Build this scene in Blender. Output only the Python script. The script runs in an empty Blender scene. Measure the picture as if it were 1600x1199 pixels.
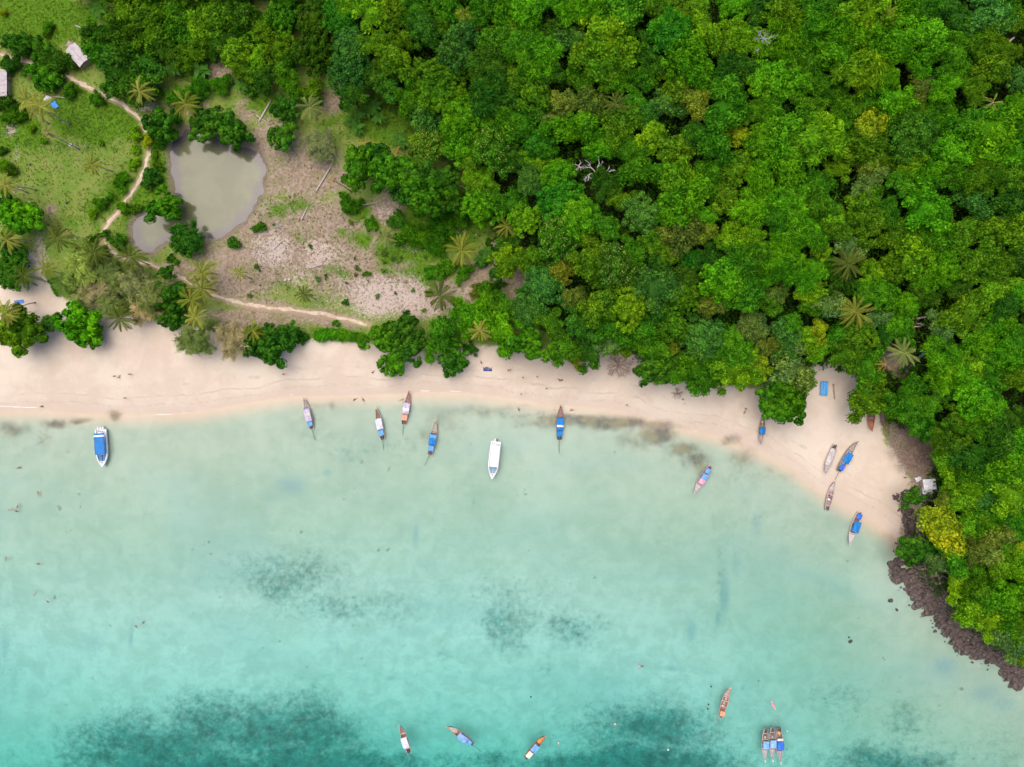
import bpy, math, random
import numpy as np
from mathutils import Vector, Matrix
R = math.radians
PI = math.pi
scene = bpy.context.scene
COL = scene.collection

# ------------------------------------------------------------------ camera, sky, sun, exposure
CAM_H = 213.3
MPP = 0.2                                   # metres per photo pixel at sea level
cam_d = bpy.data.cameras.new('camera')
cam_d.sensor_width = 36.0
cam_d.lens = 24.0
cam_d.clip_start = 1.0
cam_d.clip_end = 9000.0
cam = bpy.data.objects.new('camera', cam_d)
cam.location = (0, 0, CAM_H)
COL.objects.link(cam)
scene.camera = cam

SUN_EL, SUN_AZ = 72.0, 318.0                # thin bright overcast, light from the upper left
world = bpy.data.worlds.new('World')
scene.world = world
world.use_nodes = True
wn = world.node_tree
bgn = wn.nodes['Background']
skyn = wn.nodes.new('ShaderNodeTexSky')
skyn.sky_type = 'NISHITA'
skyn.sun_disc = False
skyn.sun_elevation = R(SUN_EL)
skyn.sun_rotation = R(SUN_AZ)
skyn.air_density = 0.5
skyn.dust_density = 2.0
skyn.ozone_density = 0.3
wn.links.new(skyn.outputs['Color'], bgn.inputs['Color'])
bgn.inputs['Strength'].default_value = 0.13

sun_d = bpy.data.lights.new('sun', 'SUN')
sun_d.energy = 1.5
sun_d.angle = R(75)
sun_d.color = (1.0, 0.91, 0.80)
sun = bpy.data.objects.new('sun', sun_d)
_sd = Vector((math.sin(R(SUN_AZ)) * math.cos(R(SUN_EL)), math.cos(R(SUN_AZ)) * math.cos(R(SUN_EL)), math.sin(R(SUN_EL))))
sun.rotation_euler = _sd.to_track_quat('Z', 'Y').to_euler()
sun.location = _sd * 400
COL.objects.link(sun)

scene.view_settings.view_transform = 'Standard'
scene.view_settings.look = 'None'
scene.view_settings.gamma = 1.0
scene.view_settings.use_curve_mapping = False
scene.view_settings.exposure = 0.95
scene.cycles.max_bounces = 3
scene.cycles.diffuse_bounces = 2
scene.cycles.glossy_bounces = 2
scene.cycles.transmission_bounces = 2
scene.cycles.transparent_max_bounces = 8
scene.cycles.volume_bounces = 0
scene.cycles.use_light_tree = False
scene.cycles.use_adaptive_sampling = True
scene.cycles.adaptive_threshold = 0.028
scene.cycles.adaptive_min_samples = 16

# ------------------------------------------------------------------ noise, distances, terrain
def _hash(ix, iy, s):
    n = (ix.astype(np.int64) * 374761393 + iy.astype(np.int64) * 668265263 + s * 1442695041) & 0xffffffff
    n = ((n ^ (n >> 13)) * 1274126177) & 0xffffffff
    n = n ^ (n >> 16)
    return (n & 0xffffff) / float(0xffffff)
def vnoise(x, y, s=0):
    ix = np.floor(x); iy = np.floor(y)
    fx = x - ix; fy = y - iy
    fx = fx * fx * (3 - 2 * fx); fy = fy * fy * (3 - 2 * fy)
    a = _hash(ix, iy, s); b = _hash(ix + 1, iy, s); c = _hash(ix, iy + 1, s); d = _hash(ix + 1, iy + 1, s)
    return (a * (1 - fx) + b * fx) * (1 - fy) + (c * (1 - fx) + d * fx) * fy
def fbm(x, y, sc, oct=4, s=0):
    t = 0; a = 0.5; n = 0
    for i in range(oct):
        t = t + a * vnoise(x * sc, y * sc, s + i * 17); n += a
        sc *= 2.03; a *= 0.5
    return t / n
def sstep(a, b, x):
    t = np.clip((x - a) / (b - a), 0, 1)
    return t * t * (3 - 2 * t)
def pw(px, py, z=0.0):
    """photo pixel -> world x, y at height z"""
    k = MPP * (CAM_H - z) / CAM_H
    return (px - 800.0) * k, (599.5 - py) * k
def polyw(pts, z=0.0):
    return np.array([pw(a, b, z) for a, b in pts], dtype=np.float64)
def sdist(x, y, P, closed=True):
    """distance to polyline; positive inside when closed"""
    d2 = np.full(x.shape, 1e18); ins = np.zeros(x.shape, bool)
    n = len(P)
    for i in range(n if closed else n - 1):
        ax, ay = P[i]; bx, by = P[(i + 1) % n]
        ex, ey = bx - ax, by - ay
        L = ex * ex + ey * ey + 1e-12
        t = np.clip(((x - ax) * ex + (y - ay) * ey) / L, 0, 1)
        qx = x - ax - t * ex; qy = y - ay - t * ey
        d2 = np.minimum(d2, qx * qx + qy * qy)
        if closed:
            c = (ay > y) != (by > y)
            with np.errstate(divide='ignore', invalid='ignore'):
                xi = ax + (y - ay) / (by - ay + 1e-12) * ex
            ins ^= c & (x < xi)
    d = np.sqrt(d2)
    return np.where(ins, d, -d) if closed else d

SHORE = polyw([(-3000,640),(-200,640),(0,641),(60,640),(120,645),(200,647),(300,644),(370,632),(440,620),(520,617),(600,616),(660,612),(730,613),(800,622),(860,632),(950,638),(1040,660),(1120,680),(1180,702),(1238,730),(1298,776),(1350,806),(1396,836),(1412,858),(1420,876),(1428,892),(1447,915),(1470,942),(1492,962),(1515,985),(1535,1003),(1572,1017),(1612,1050),(1762,1180),(2500,1800),(12000,9500),(12000,-9500),(-12000,-9500),(-12000,640)])
FOOT = polyw([(505,-9500),(505,-200),(525,60),(560,120),(640,200),(730,290),(790,400),(840,520),(960,560),(1250,575),(1345,600),(1402,690),(1440,760),(1424,830),(1430,890),(1475,940),(1535,1005),(1605,1052),(1755,1170),(12000,8800),(12000,-9500)], 2.0)
SAND = polyw([(-12000,460),(-60,462),(0,440),(42,395),(62,400),(75,440),(105,470),(150,470),(170,490),(250,500),(300,512),(400,535),(480,532),(570,536),(640,545),(720,545),(740,538),(800,545),(890,562),(935,545),(985,548),(1003,572),(1100,600),(1180,606),(1262,596),(1268,572),(1305,560),(1330,585),(1372,640),(1384,690),(1402,715),(1424,748),(1420,765),(1404,790),(1412,830),(1408,870),(1420,900),(1500,1012),(1640,1110),(12000,12000),(-12000,12000)], 1.0)
POND = polyw([(270,225),(290,202),(320,205),(350,222),(385,228),(405,240),(414,265),(408,300),(395,325),(375,350),(350,368),(325,375),(300,374),(280,372),(258,378),(246,388),(238,395),(222,390),(209,377),(206,355),(214,340),(234,330),(258,326),(272,312),(272,290),(268,258)], 1.5)
POND_Z = 1.25
def height(x, y):
    x = np.asarray(x, float); y = np.asarray(y, float)
    s = sdist(x, y, SHORE)
    hs = 1 + 0.6 * sstep(40, 110, x) * sstep(-20, -70, y)
    sea = -hs * np.minimum(0.027 * (-s) + 0.00008 * s * s + 0.05 * np.maximum(-s - 95, 0), 9.0) - 0.12 * (fbm(x, y, 0.05, 3, 5) - 0.5) * sstep(4, 20, -s)
    land = 2.1 * (1 - np.exp(-np.maximum(s, 0) / 16.0)) + (fbm(x, y, 0.06, 3, 9) - 0.5) * 0.6 * sstep(15, 30, s)
    z = np.where(s < 0, sea, land)
    f = np.maximum(sdist(x, y, FOOT), 0)
    z = z + (24 * (1 - np.exp(-f / 62.0)) + (fbm(x, y, 0.03, 3, 21) - 0.5) * 5 * sstep(5, 40, f)) 
    p = sdist(x, y, POND) + (fbm(x, y, 0.35, 3, 77) - 0.5) * 3.0
    z = np.where(p > -3, z * (1 - sstep(-3, 1.5, p)) + (POND_Z - 0.25 - np.minimum(np.maximum(p, 0) * 0.10, 1.0)) * sstep(-3, 1.5, p), z)
    return z
_HG = {}
def h1(x, y):
    """terrain height, read from a 0.75 m table"""
    if not _HG:
        ax = np.arange(-190, 190.1, .75); ay = np.arange(-150, 150.1, .75)
        a, b = np.meshgrid(ax, ay); _HG['z'] = height(a.ravel(), b.ravel()).reshape(a.shape)
    u = min(max((x + 190) / .75, 0), _HG['z'].shape[1] - 1.001); v = min(max((y + 150) / .75, 0), _HG['z'].shape[0] - 1.001)
    i, j = int(u), int(v); u -= i; v -= j; z = _HG['z']
    return float((z[j, i] * (1 - u) + z[j, i + 1] * u) * (1 - v) + (z[j + 1, i] * (1 - u) + z[j + 1, i + 1] * u) * v)
def place(px, py, up=0.0):
    """world x, y, ground z so that a point 'up' metres above the ground there shows at the pixel"""
    z = 2.0
    for _ in range(6):
        x, y = pw(px, py, z + up)
        z = h1(x, y)
    return x, y, z
def place_many(px, py, up):
    z = np.full(px.shape, 2.0)
    for _ in range(6):
        k = MPP * (CAM_H - z - up) / CAM_H
        x = (px - 800) * k; y = (599.5 - py) * k
        z = height(x, y)
    return x, y, z

# ------------------------------------------------------------------ node helpers
class G:
    def __init__(s, name):
        s.m = bpy.data.materials.new(name); s.m.use_nodes = True
        s.t = s.m.node_tree; s.t.nodes.clear()
        s.out = s.n('ShaderNodeOutputMaterial')
    def n(s, typ, **kw):
        nd = s.t.nodes.new(typ)
        for k, v in kw.items(): setattr(nd, k, v)
        return nd
    def set(s, sock, v):
        if v is None: return
        if isinstance(v, bpy.types.NodeSocket): s.t.links.new(v, sock)
        elif isinstance(v, (tuple, list)):
            sock.default_value = tuple(v) + (1.0,) if (len(v) == 3 and sock.type == 'RGBA') else tuple(v)
        else: sock.default_value = v
    def noise(s, sc, det=4.0, rough=0.55, dist=0.0, co=None):
        nd = s.n('ShaderNodeTexNoise')
        nd.inputs['Scale'].default_value = sc; nd.inputs['Detail'].default_value = det
        nd.inputs['Roughness'].default_value = rough; nd.inputs['Distortion'].default_value = dist
        s.set(nd.inputs['Vector'], co if co is not None else s.co())
        return nd.outputs['Fac']
    def co(s, kind='Object'):
        if not hasattr(s, '_tc'): s._tc = s.n('ShaderNodeTexCoord')
        return s._tc.outputs[kind]
    def attr(s, name, out='Fac'):
        nd = s.n('ShaderNodeAttribute'); nd.attribute_name = name
        return nd.outputs[out]
    def math(s, op, a, b=None, c=None, clamp=False):
        nd = s.n('ShaderNodeMath', operation=op); nd.use_clamp = clamp
        s.set(nd.inputs[0], a); s.set(nd.inputs[1], b)
        if c is not None: s.set(nd.inputs[2], c)
        return nd.outputs[0]
    def ss(s, x, a, b):
        nd = s.n('ShaderNodeMapRange', interpolation_type='SMOOTHSTEP')
        s.set(nd.inputs['Value'], x); nd.inputs['From Min'].default_value = a; nd.inputs['From Max'].default_value = b
        return nd.outputs['Result']
    def lin(s, x, a, b, c=0.0, d=1.0):
        nd = s.n('ShaderNodeMapRange')
        s.set(nd.inputs['Value'], x)
        for k, v in (('From Min', a), ('From Max', b), ('To Min', c), ('To Max', d)): nd.inputs[k].default_value = v
        return nd.outputs['Result']
    def mix(s, f, a, b, bt='MIX'):
        nd = s.n('ShaderNodeMix', data_type='RGBA', blend_type=bt)
        s.set(nd.inputs[0], f); s.set(nd.inputs[6], a); s.set(nd.inputs[7], b)
        return nd.outputs[2]
    def bump(s, h, strength=0.3, dist=0.1):
        nd = s.n('ShaderNodeBump'); nd.inputs['Strength'].default_value = strength; nd.inputs['Distance'].default_value = dist
        s.set(nd.inputs['Height'], h)
        return nd.outputs['Normal']
    def bsdf(s, col, rough=0.8, spec=0.2, normal=None, metal=0.0, **kw):
        nd = s.n('ShaderNodeBsdfPrincipled')
        s.set(nd.inputs['Base Color'], col); s.set(nd.inputs['Roughness'], rough)
        nd.inputs['Specular IOR Level'].default_value = spec; nd.inputs['Metallic'].default_value = metal
        if normal is not None: s.set(nd.inputs['Normal'], normal)
        for k, v in kw.items(): s.set(nd.inputs[k], v)
        return nd.outputs[0]
    def done(s, sh):
        s.t.links.new(sh, s.out.inputs['Surface']); return s.m

_mats = {}
def paint(col, rough=0.55, spec=0.3, var=0.25, sc=3.0, key='paint'):
    """weathered plain material of one colour"""
    k = (tuple(round(c, 3) for c in col), rough, spec, var, sc, key)
    if k in _mats: return _mats[k]
    g = G(key)
    n1 = g.noise(sc, 6, 0.6); n2 = g.noise(sc * 7, 3, 0.6)
    f = g.math('ADD', g.math('MULTIPLY', n1, 0.7), g.math('MULTIPLY', n2, 0.3))
    dark = tuple(c * (1 - var) for c in col); lite = tuple(min(0.92, c * (1 + var * 0.6) + 0.01) for c in col)
    c = g.mix(g.ss(f, 0.35, 0.65), dark, lite)
    _mats[k] = g.done(g.bsdf(c, rough, spec, g.bump(n2, 0.2, 0.02)))
    return _mats[k]

# ------------------------------------------------------------------ mesh helpers
def tag(o, label=None, cat=None, group=None, kind=None):
    if label: o['label'] = label
    if cat: o['category'] = cat
    if group: o['group'] = group
    if kind: o['kind'] = kind
    return o
def link(name, me, parent=None, loc=None, mat=None):
    o = bpy.data.objects.new(name, me)
    COL.objects.link(o)
    if parent is not None: o.parent = parent
    if loc is not None: o.location = loc
    if mat is not None and me is not None: me.materials.append(mat)
    return o
def empty(name, loc, rz=0.0):
    o = bpy.data.objects.new(name, None); COL.objects.link(o)
    o.location = loc; o.rotation_euler = (0, 0, rz); o.empty_display_size = 0.5
    return o
def npmesh(name, V, F, attrs=None, smooth=False):
    """V (n,3), F (m,k) arrays of one face size"""
    V = np.ascontiguousarray(V, np.float32); F = np.ascontiguousarray(F, np.int32)
    m, k = F.shape
    me = bpy.data.meshes.new(name)
    me.vertices.add(len(V)); me.vertices.foreach_set('co', V.ravel())
    me.loops.add(m * k); me.loops.foreach_set('vertex_index', F.ravel())
    me.polygons.add(m)
    me.polygons.foreach_set('loop_start', np.arange(0, m * k, k, dtype=np.int32))
    if smooth: me.polygons.foreach_set('use_smooth', np.ones(m, bool))
    for an, dom, arr in (attrs or []):
        a = me.attributes.new(an, 'FLOAT', dom); a.data.foreach_set('value', np.ascontiguousarray(arr, np.float32))
    me.update(calc_edges=True); me.validate()
    return me
class MB:
    """collects boxes, tubes, lofts into one mesh"""
    def __init__(s): s.v = []; s.f = []
    def add(s, V, F):
        o = len(s.v); s.v += [tuple(p) for p in V]; s.f += [tuple(i + o for i in f) for f in F]; return s
    def box(s, c, d, rz=0.0, M=None):
        hx, hy, hz = d[0] / 2, d[1] / 2, d[2] / 2
        P = [(x, y, z) for x in (-hx, hx) for y in (-hy, hy) for z in (-hz, hz)]
        cr, sr = math.cos(rz), math.sin(rz)
        P = [(c[0] + x * cr - y * sr, c[1] + x * sr + y * cr, c[2] + z) for x, y, z in P]
        if M is not None: P = [M @ Vector(p) for p in P]
        return s.add(P, [(0,1,3,2),(4,6,7,5),(0,4,5,1),(2,3,7,6),(0,2,6,4),(1,5,7,3)])
    def tube(s, pts, rad, n=6):
        pts = [Vector(p) for p in pts]
        if not isinstance(rad, (list, tuple)): rad = [rad] * len(pts)
        V = []; F = []
        for i, p in enumerate(pts):
            t = (pts[min(i + 1, len(pts) - 1)] - pts[max(i - 1, 0)])
            t = t.normalized() if t.length > 1e-6 else Vector((0, 0, 1))
            a = t.cross(Vector((0, 0, 1)))
            if a.length < 1e-3: a = t.cross(Vector((1, 0, 0)))
            a.normalize(); b = t.cross(a)
            for k in range(n):
                an = 2 * PI * k / n
                V.append(p + (a * math.cos(an) + b * math.sin(an)) * rad[i])
        for i in range(len(pts) - 1):
            for k in range(n):
                k2 = (k + 1) % n
                F.append((i * n + k, i * n + k2, (i + 1) * n + k2, (i + 1) * n + k))
        F.append(tuple(range(n - 1, -1, -1))); F.append(tuple((len(pts) - 1) * n + k for k in range(n)))
        return s.add(V, F)
    def mesh(s, name, smooth=False):
        me = bpy.data.meshes.new(name); me.from_pydata(s.v, [], s.f); me.update()
        if smooth:
            for p in me.polygons: p.use_smooth = True
        return me
    def build(s, name, mat, parent=None, loc=None, smooth=False):
        return link(name, s.mesh(name, smooth), parent, loc, mat)

# ------------------------------------------------------------------ the setting: terrain sheet
def axis(lo, hi, step, far):
    core = np.arange(lo, hi + 1e-6, step)
    g = [step]; 
    while sum(g) < far: g.append(g[-1] * 1.35)
    out = np.cumsum(g)
    return np.concatenate([lo - out[::-1], core, hi + out])
gx = axis(-186, 186, 0.75, 3500); gy = axis(-142, 142, 0.75, 3500)
X, Y = np.meshgrid(gx, gy)
XF, YF = X.ravel(), Y.ravel()
Z = height(XF, YF)
kz = MPP * (CAM_H - Z) / CAM_H
PX = XF / kz + 800; PY = 599.5 - YF / kz            # where each terrain point falls in the photo

def blobs(lst, wob=10.0, seed=3):
    """soft patches of ground cover: list of (px, py, rx, ry, strength)"""
    wx = PX + (fbm(XF, YF, 0.08, 3, seed) - 0.5) * wob * 4
    wy = PY + (fbm(XF, YF, 0.08, 3, seed + 50) - 0.5) * wob * 4
    f = np.zeros(XF.shape)
    for b in lst:
        x, y, rx, ry = b[:4]; st = b[4] if len(b) > 4 else 1.0
        d = ((wx - x) / rx) ** 2 + ((wy - y) / ry) ** 2
        f = np.maximum(f, st * np.exp(-d * 1.1))
    return f
GREEN = blobs([(60,35,110,60),(150,190,90,45),(205,175,40,30),(20,205,60,40),(125,165,60,30),(190,300,45,50,.75),(150,325,60,40,.6),(45,255,60,40,.45),(95,235,50,30,.5),(225,325,45,70,.9),(250,270,25,60,.8),(640,385,70,40,.85),(700,345,90,60,1),(560,335,40,30,.7),(425,165,55,25,.75),(600,180,90,70,.9),(520,205,40,40,.55),(522,526,46,10,1.2),(563,528,10,9,1.0),(205,370,30,40,.7),(100,350,40,30,.5),(450,330,70,25,.6),(520,425,60,22,.55),(440,450,45,20,.55),(560,375,60,25,.6),(480,385,40,18,.5),(620,420,40,14,.5),(300,115,30,20,.6),(660,425,50,25,.7),(400,330,14,40,.4)])
BROWN = blobs([(350,118,50,20,.9),(300,170,35,15,.8),(385,180,30,30,.8),(430,225,50,40,.9),(480,275,80,45,1.0),(390,420,90,60,1.05),(470,370,140,70,1.1),(560,410,120,65,1.1),(640,450,100,45,1.0),(525,160,30,25,.9),(610,325,50,28,.95),(400,500,90,30,.9),(500,500,80,25,.8),(760,440,70,50,.9),(810,420,25,60,.9),(290,420,50,30,.7),(75,335,14,16,.8),(35,285,20,15,.5),(330,400,60,30,.7),(690,330,30,20,.5),(1330,565,50,40,1.0),(1425,700,45,60,1.3),(1440,760,30,30,1.2),(1420,820,30,60,1.2),(1440,900,30,40,1.2),(1500,980,60,60,1.2),(1580,1060,60,60,1.2),(1400,560,40,40,1.0)])
WHITE = blobs([(600,460,90,48,1.15),(420,395,48,36,1.05),(500,400,50,30,.85),(650,478,60,25,.9),(540,440,50,30,.7),(470,430,40,30,.7),(240,164,26,12,1),(600,330,36,16,.8),(715,485,40,25,.9),(8,205,14,16,1),(60,395,20,40,.9),(405,385,40,20,.9),(455,340,40,25,.55),(520,470,70,25,.65),(730,455,40,20,.7),(15,240,16,20,.6),(380,465,50,15,.6),(440,285,60,20,.4),(150,275,30,15,.3),(120,230,60,10,.35),(370,120,30,12,.5),(620,370,40,15,.4),(480,505,90,10,.5)])
SEAG = blobs([(250,1165,180,62,1),(160,1185,90,35,.85),(340,1140,140,60,.9),(430,1140,120,58,1),(500,1140,80,62,1),(560,1195,90,35,1),(330,1225,300,70,1.2),(480,1205,150,70,1.15),(1000,1215,200,70,1.2),(250,1200,170,45,1.1),(930,1200,120,40,1.1),(620,1190,40,30,.8),(450,900,105,52,.68),(530,945,80,26,.55),(795,970,60,48,.68),(890,985,48,38,.62),(780,930,90,40,.42),(600,940,110,30,.42),(935,965,30,22,.4),(1010,1140,130,58,1),(930,1185,150,30,.95),(1060,1190,110,30,1),(770,1188,50,28,.75),(840,1190,40,20,.75),(1310,1095,70,40,.38),(1415,1130,60,45,.48),(1390,1190,130,42,.95),(1560,1170,60,60,.35),(700,1025,20,32,.36),(845,1050,14,25,.36),(1070,1080,45,28,.38),(780,920,120,40,.3),(610,960,90,25,.3),(560,700,110,30,.34),(480,680,60,20,.33),(1130,890,14,60,.38),(1185,800,12,18,.45),(330,900,40,14,.2),(800,1200,600,22,.6),(100,1199,120,16,.6),(760,1150,60,14,.3)], 12, 31)
HOLE_TINT = blobs([(455,758,38,22,.9),(425,775,30,14,.6),(670,880,40,25,.5),(648,835,8,28,.8),(737,785,5,14,.9),(1130,930,12,50,1.0),(1150,880,10,30,.7),(1122,965,8,20,1.0),(1180,820,14,30,.7),(1080,985,14,30,.8),(1050,1045,16,6,.8),(1030,985,40,20,.4),(165,880,14,60,.4),(145,1005,25,25,.6),(8,1010,12,40,.7),(100,970,40,15,.4),(250,960,60,14,.3),(205,990,5,38,.8),(525,1015,6,22,.7),(610,1063,14,5,.8),(1475,1040,30,22,.9),(1540,1085,40,22,.8),(1570,1100,30,20,.7),(1400,1055,30,14,.4),(1160,1076,6,8,.8),(1330,1000,20,10,.4),(185,862,4,16,.8),(205,870,10,4,.6),(513,736,9,8,.9),(1120,880,50,30,.35)], 3, 41)
WRACK = blobs([(20,668,40,16,.65),(90,656,28,9,.95),(75,680,25,30,.45),(130,650,25,6,.6),(182,645,14,8,.85),(900,660,110,11,.8),(960,666,120,11,.95),(1030,682,40,14,.9),(1070,700,30,16,.8),(1090,722,30,26,.7),(1142,690,18,12,.75),(1155,715,35,22,.5),(860,666,70,9,.7),(760,642,110,14,.5),(820,652,70,10,.5),(690,655,40,20,.45),(500,637,40,9,.45),(470,660,40,14,.35),(660,690,30,30,.35),(1000,690,50,18,.55),(1200,745,40,20,.35),(1035,673,14,7,1),(980,668,40,5,1)], 6, 51)
S_SH = sdist(XF, YF, SHORE); S_SAND = sdist(XF, YF, SAND); S_FOOT = sdist(XF, YF, FOOT); S_POND = sdist(XF, YF, POND)
PATHS = [[(-60,70),(0,84),(38,96),(80,111),(120,128),(160,148),(195,165),(222,188),(231,214),(233,232),(228,262),(216,284),(190,325),(164,355),(160,380),(184,400),(210,409),(235,412),(262,425),(296,441),(328,456),(360,471),(400,479),(450,484),(500,491),(540,499),(577,508)]]
PATHW = [polyw(p, 2.0) for p in PATHS]
S_PATH = np.min([sdist(XF, YF, p, False) for p in PATHW], axis=0)
nx, ny = len(gx), len(gy)
idx = np.arange(nx * ny).reshape(ny, nx)
Q = np.stack([idx[:-1, :-1], idx[:-1, 1:], idx[1:, 1:], idx[1:, :-1]], -1).reshape(-1, 4)
fs = S_SH[Q].mean(1); fsand = S_SAND[Q].mean(1)
zone = np.where(fs < 0, 0, np.where(fsand > 0, 1, 2))
ATT = [('green', GREEN), ('brown', BROWN), ('white', WHITE), ('seag', SEAG), ('hole_tint', HOLE_TINT), ('wrack', WRACK), ('s_shore', S_SH), ('s_sand', S_SAND), ('s_foot', S_FOOT), ('s_pond', S_POND), ('s_path', S_PATH)]

def terrain_mat():
    g = G('terrain')
    big = g.noise(0.03, 5, 0.6); mid = g.noise(0.22, 6, 0.65, 0.4); fine = g.noise(1.3, 5, 0.7); grain = g.noise(4.5, 3, 0.7)
    def warp(name, amp=0.7, lo=0.42, hi=0.62):
        f = g.math('ADD', g.attr(name), g.math('MULTIPLY', g.math('SUBTRACT', mid, 0.5), amp))
        f = g.math('ADD', f, g.math('MULTIPLY', g.math('SUBTRACT', fine, 0.5), amp * 0.9))
        return g.ss(f, lo, hi)
    # meadow of short pale and olive grass
    c = g.mix(g.ss(g.math('ADD', g.math('MULTIPLY', mid, 0.6), g.math('MULTIPLY', fine, 0.4)), 0.38, 0.62), (0.21, 0.245, 0.06), (0.115, 0.215, 0.025))
    c = g.mix(g.ss(g.math('ADD', g.math('MULTIPLY', fine, 0.5), g.math('MULTIPLY', grain, 0.5)), 0.55, 0.68), c, (0.34, 0.29, 0.16))
    br = g.mix(g.ss(fine, 0.35, 0.65), (0.23, 0.165, 0.11), (0.37, 0.29, 0.225))
    br = g.mix(g.math('MULTIPLY', g.ss(g.math('ADD', g.math('MULTIPLY', mid, 0.6), g.math('MULTIPLY', grain, 0.4)), 0.48, 0.62), 0.55), br, (0.17, 0.18, 0.055))
    c = g.mix(warp('brown', 1.3, 0.30, 0.62), c, br)
    gr = g.mix(g.ss(g.math('ADD', g.math('MULTIPLY', fine, 0.5), g.math('MULTIPLY', grain, 0.5)), 0.35, 0.65), (0.045, 0.115, 0.008), (0.13, 0.255, 0.02))
    c = g.mix(warp('green', 0.7, 0.36, 0.62), c, gr)
    wf = g.math('ADD', g.attr('white'), g.math('MULTIPLY', g.math('SUBTRACT', fine, 0.5), 1.6))
    wf = g.math('ADD', wf, g.math('MULTIPLY', g.math('SUBTRACT', grain, 0.5), 1.5))
    c = g.mix(g.math('MULTIPLY', g.ss(wf, 0.55, 0.95), 0.8), c, (0.52, 0.42, 0.36))
    # forest floor: leaf litter and dark soil
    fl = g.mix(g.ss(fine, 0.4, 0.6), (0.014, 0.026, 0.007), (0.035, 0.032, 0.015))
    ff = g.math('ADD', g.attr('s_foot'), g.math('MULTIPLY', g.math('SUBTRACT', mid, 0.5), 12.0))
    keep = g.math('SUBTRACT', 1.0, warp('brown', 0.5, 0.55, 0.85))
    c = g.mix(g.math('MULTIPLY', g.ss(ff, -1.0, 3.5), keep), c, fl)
    # trodden earth beside the path
    pf = g.math('ADD', g.attr('s_path'), g.math('MULTIPLY', g.math('SUBTRACT', fine, 0.5), 2.2))
    c = g.mix(g.math('MULTIPLY', g.ss(pf, 1.6, 0.3), 0.75), c, (0.40, 0.29, 0.18))
    # pond margin mud
    pm = g.math('ADD', g.attr('s_pond'), g.math('MULTIPLY', g.math('SUBTRACT', fine, 0.5), 2.0))
    mud = g.mix(g.ss(grain, 0.42, 0.62), (0.13, 0.095, 0.075), (0.30, 0.23, 0.18))
    c = g.mix(g.math('MULTIPLY', g.ss(pm, -2.4, -0.6), 0.85), c, mud)
    # beach sand: creamy, pinker near the water, faint trodden and tide marks
    sand = g.mix(g.ss(g.math('ADD', g.math('MULTIPLY', big, 0.6), g.math('MULTIPLY', mid, 0.4)), 0.4, 0.62), (0.555, 0.45, 0.35), (0.64, 0.545, 0.435))
    sand = g.mix(g.math('MULTIPLY', g.ss(g.math('ADD', g.math('MULTIPLY', fine, 0.4), g.math('MULTIPLY', grain, 0.6)), 0.55, 0.72), 0.35), sand, (0.46, 0.36, 0.28))
    sh = g.attr('s_shore')
    tide = g.math('ADD', sh, g.math('MULTIPLY', g.math('SUBTRACT', big, 0.5), 9.0))
    tide = g.math('ADD', tide, g.math('MULTIPLY', g.math('SUBTRACT', fine, 0.5), 0.9))
    line = g.math('MULTIPLY', g.ss(g.math('ABSOLUTE', g.math('SUBTRACT', tide, 5.2)), 0.45, 0.05), g.ss(mid, 0.42, 0.6))
    line2 = g.math('MULTIPLY', g.ss(g.math('ABSOLUTE', g.math('SUBTRACT', tide, 2.6)), 0.5, 0.1), g.ss(fine, 0.45, 0.6))
    line3 = g.math('MULTIPLY', g.ss(g.math('ABSOLUTE', g.math('SUBTRACT', tide, 8.6)), 0.8, 0.1), g.ss(mid, 0.5, 0.65))
    sand = g.mix(g.math('MULTIPLY', g.math('MAXIMUM', g.math('MAXIMUM', line, line2), line3), 0.38), sand, (0.33, 0.25, 0.18))
    foot = g.math('MULTIPLY', g.ss(g.noise(1.9, 2, 0.5), 0.66, 0.74), g.ss(g.noise(0.09, 3, 0.6), 0.45, 0.62))
    sand = g.mix(g.math('MULTIPLY', foot, 0.4), sand, (0.40, 0.31, 0.24))
    wet = g.math('ADD', sh, g.math('MULTIPLY', g.math('SUBTRACT', mid, 0.5), 2.6))
    sand = g.mix(g.math('MULTIPLY', g.ss(wet, 5.5, 0.4), 0.6), sand, (0.54, 0.435, 0.345))
    sf = g.math('ADD', g.attr('s_sand'), g.math('MULTIPLY', g.math('SUBTRACT', mid, 0.5), 5.0))
    sf = g.math('ADD', sf, g.math('MULTIPLY', g.math('SUBTRACT', fine, 0.5), 3.0))
    c = g.mix(g.ss(sf, -0.8, 0.9), c, sand)
    # sea bed: paler coral sand further out, weed, seagrass, painted tint of deeper hollows
    bed = g.mix(g.ss(g.math('ADD', g.math('MULTIPLY', big, 0.5), g.math('MULTIPLY', mid, 0.5)), 0.36, 0.64), (0.30, 0.385, 0.31), (0.385, 0.455, 0.375))
    c = g.mix(g.ss(sh, 0.3, -6.0), c, bed)
    far = g.mix(g.ss(mid, 0.36, 0.64), (0.42, 0.475, 0.44), (0.52, 0.565, 0.535))
    c = g.mix(g.ss(sh, -28, -80.0), c, far)
    mp = g.n('ShaderNodeMapping'); mp.inputs['Scale'].default_value = (0.35, 1.0, 1.0); mp.inputs['Rotation'].default_value = (0, 0, 0.12); g.set(mp.inputs['Vector'], g.co())
    cloud = g.noise(0.045, 5, 0.55, 0.6, mp.outputs[0]); cl2 = g.noise(0.02, 4, 0.6, 0.4)
    sea_f = g.ss(sh, -3, -20)
    c = g.mix(g.math('MULTIPLY', g.ss(cloud, 0.45, 0.68), g.math('MULTIPLY', sea_f, 0.38)), c, (0.27, 0.40, 0.40))
    c = g.mix(g.math('MULTIPLY', g.ss(cl2, 0.5, 0.68), g.math('MULTIPLY', sea_f, 0.35)), c, (0.47, 0.53, 0.46))
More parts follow.
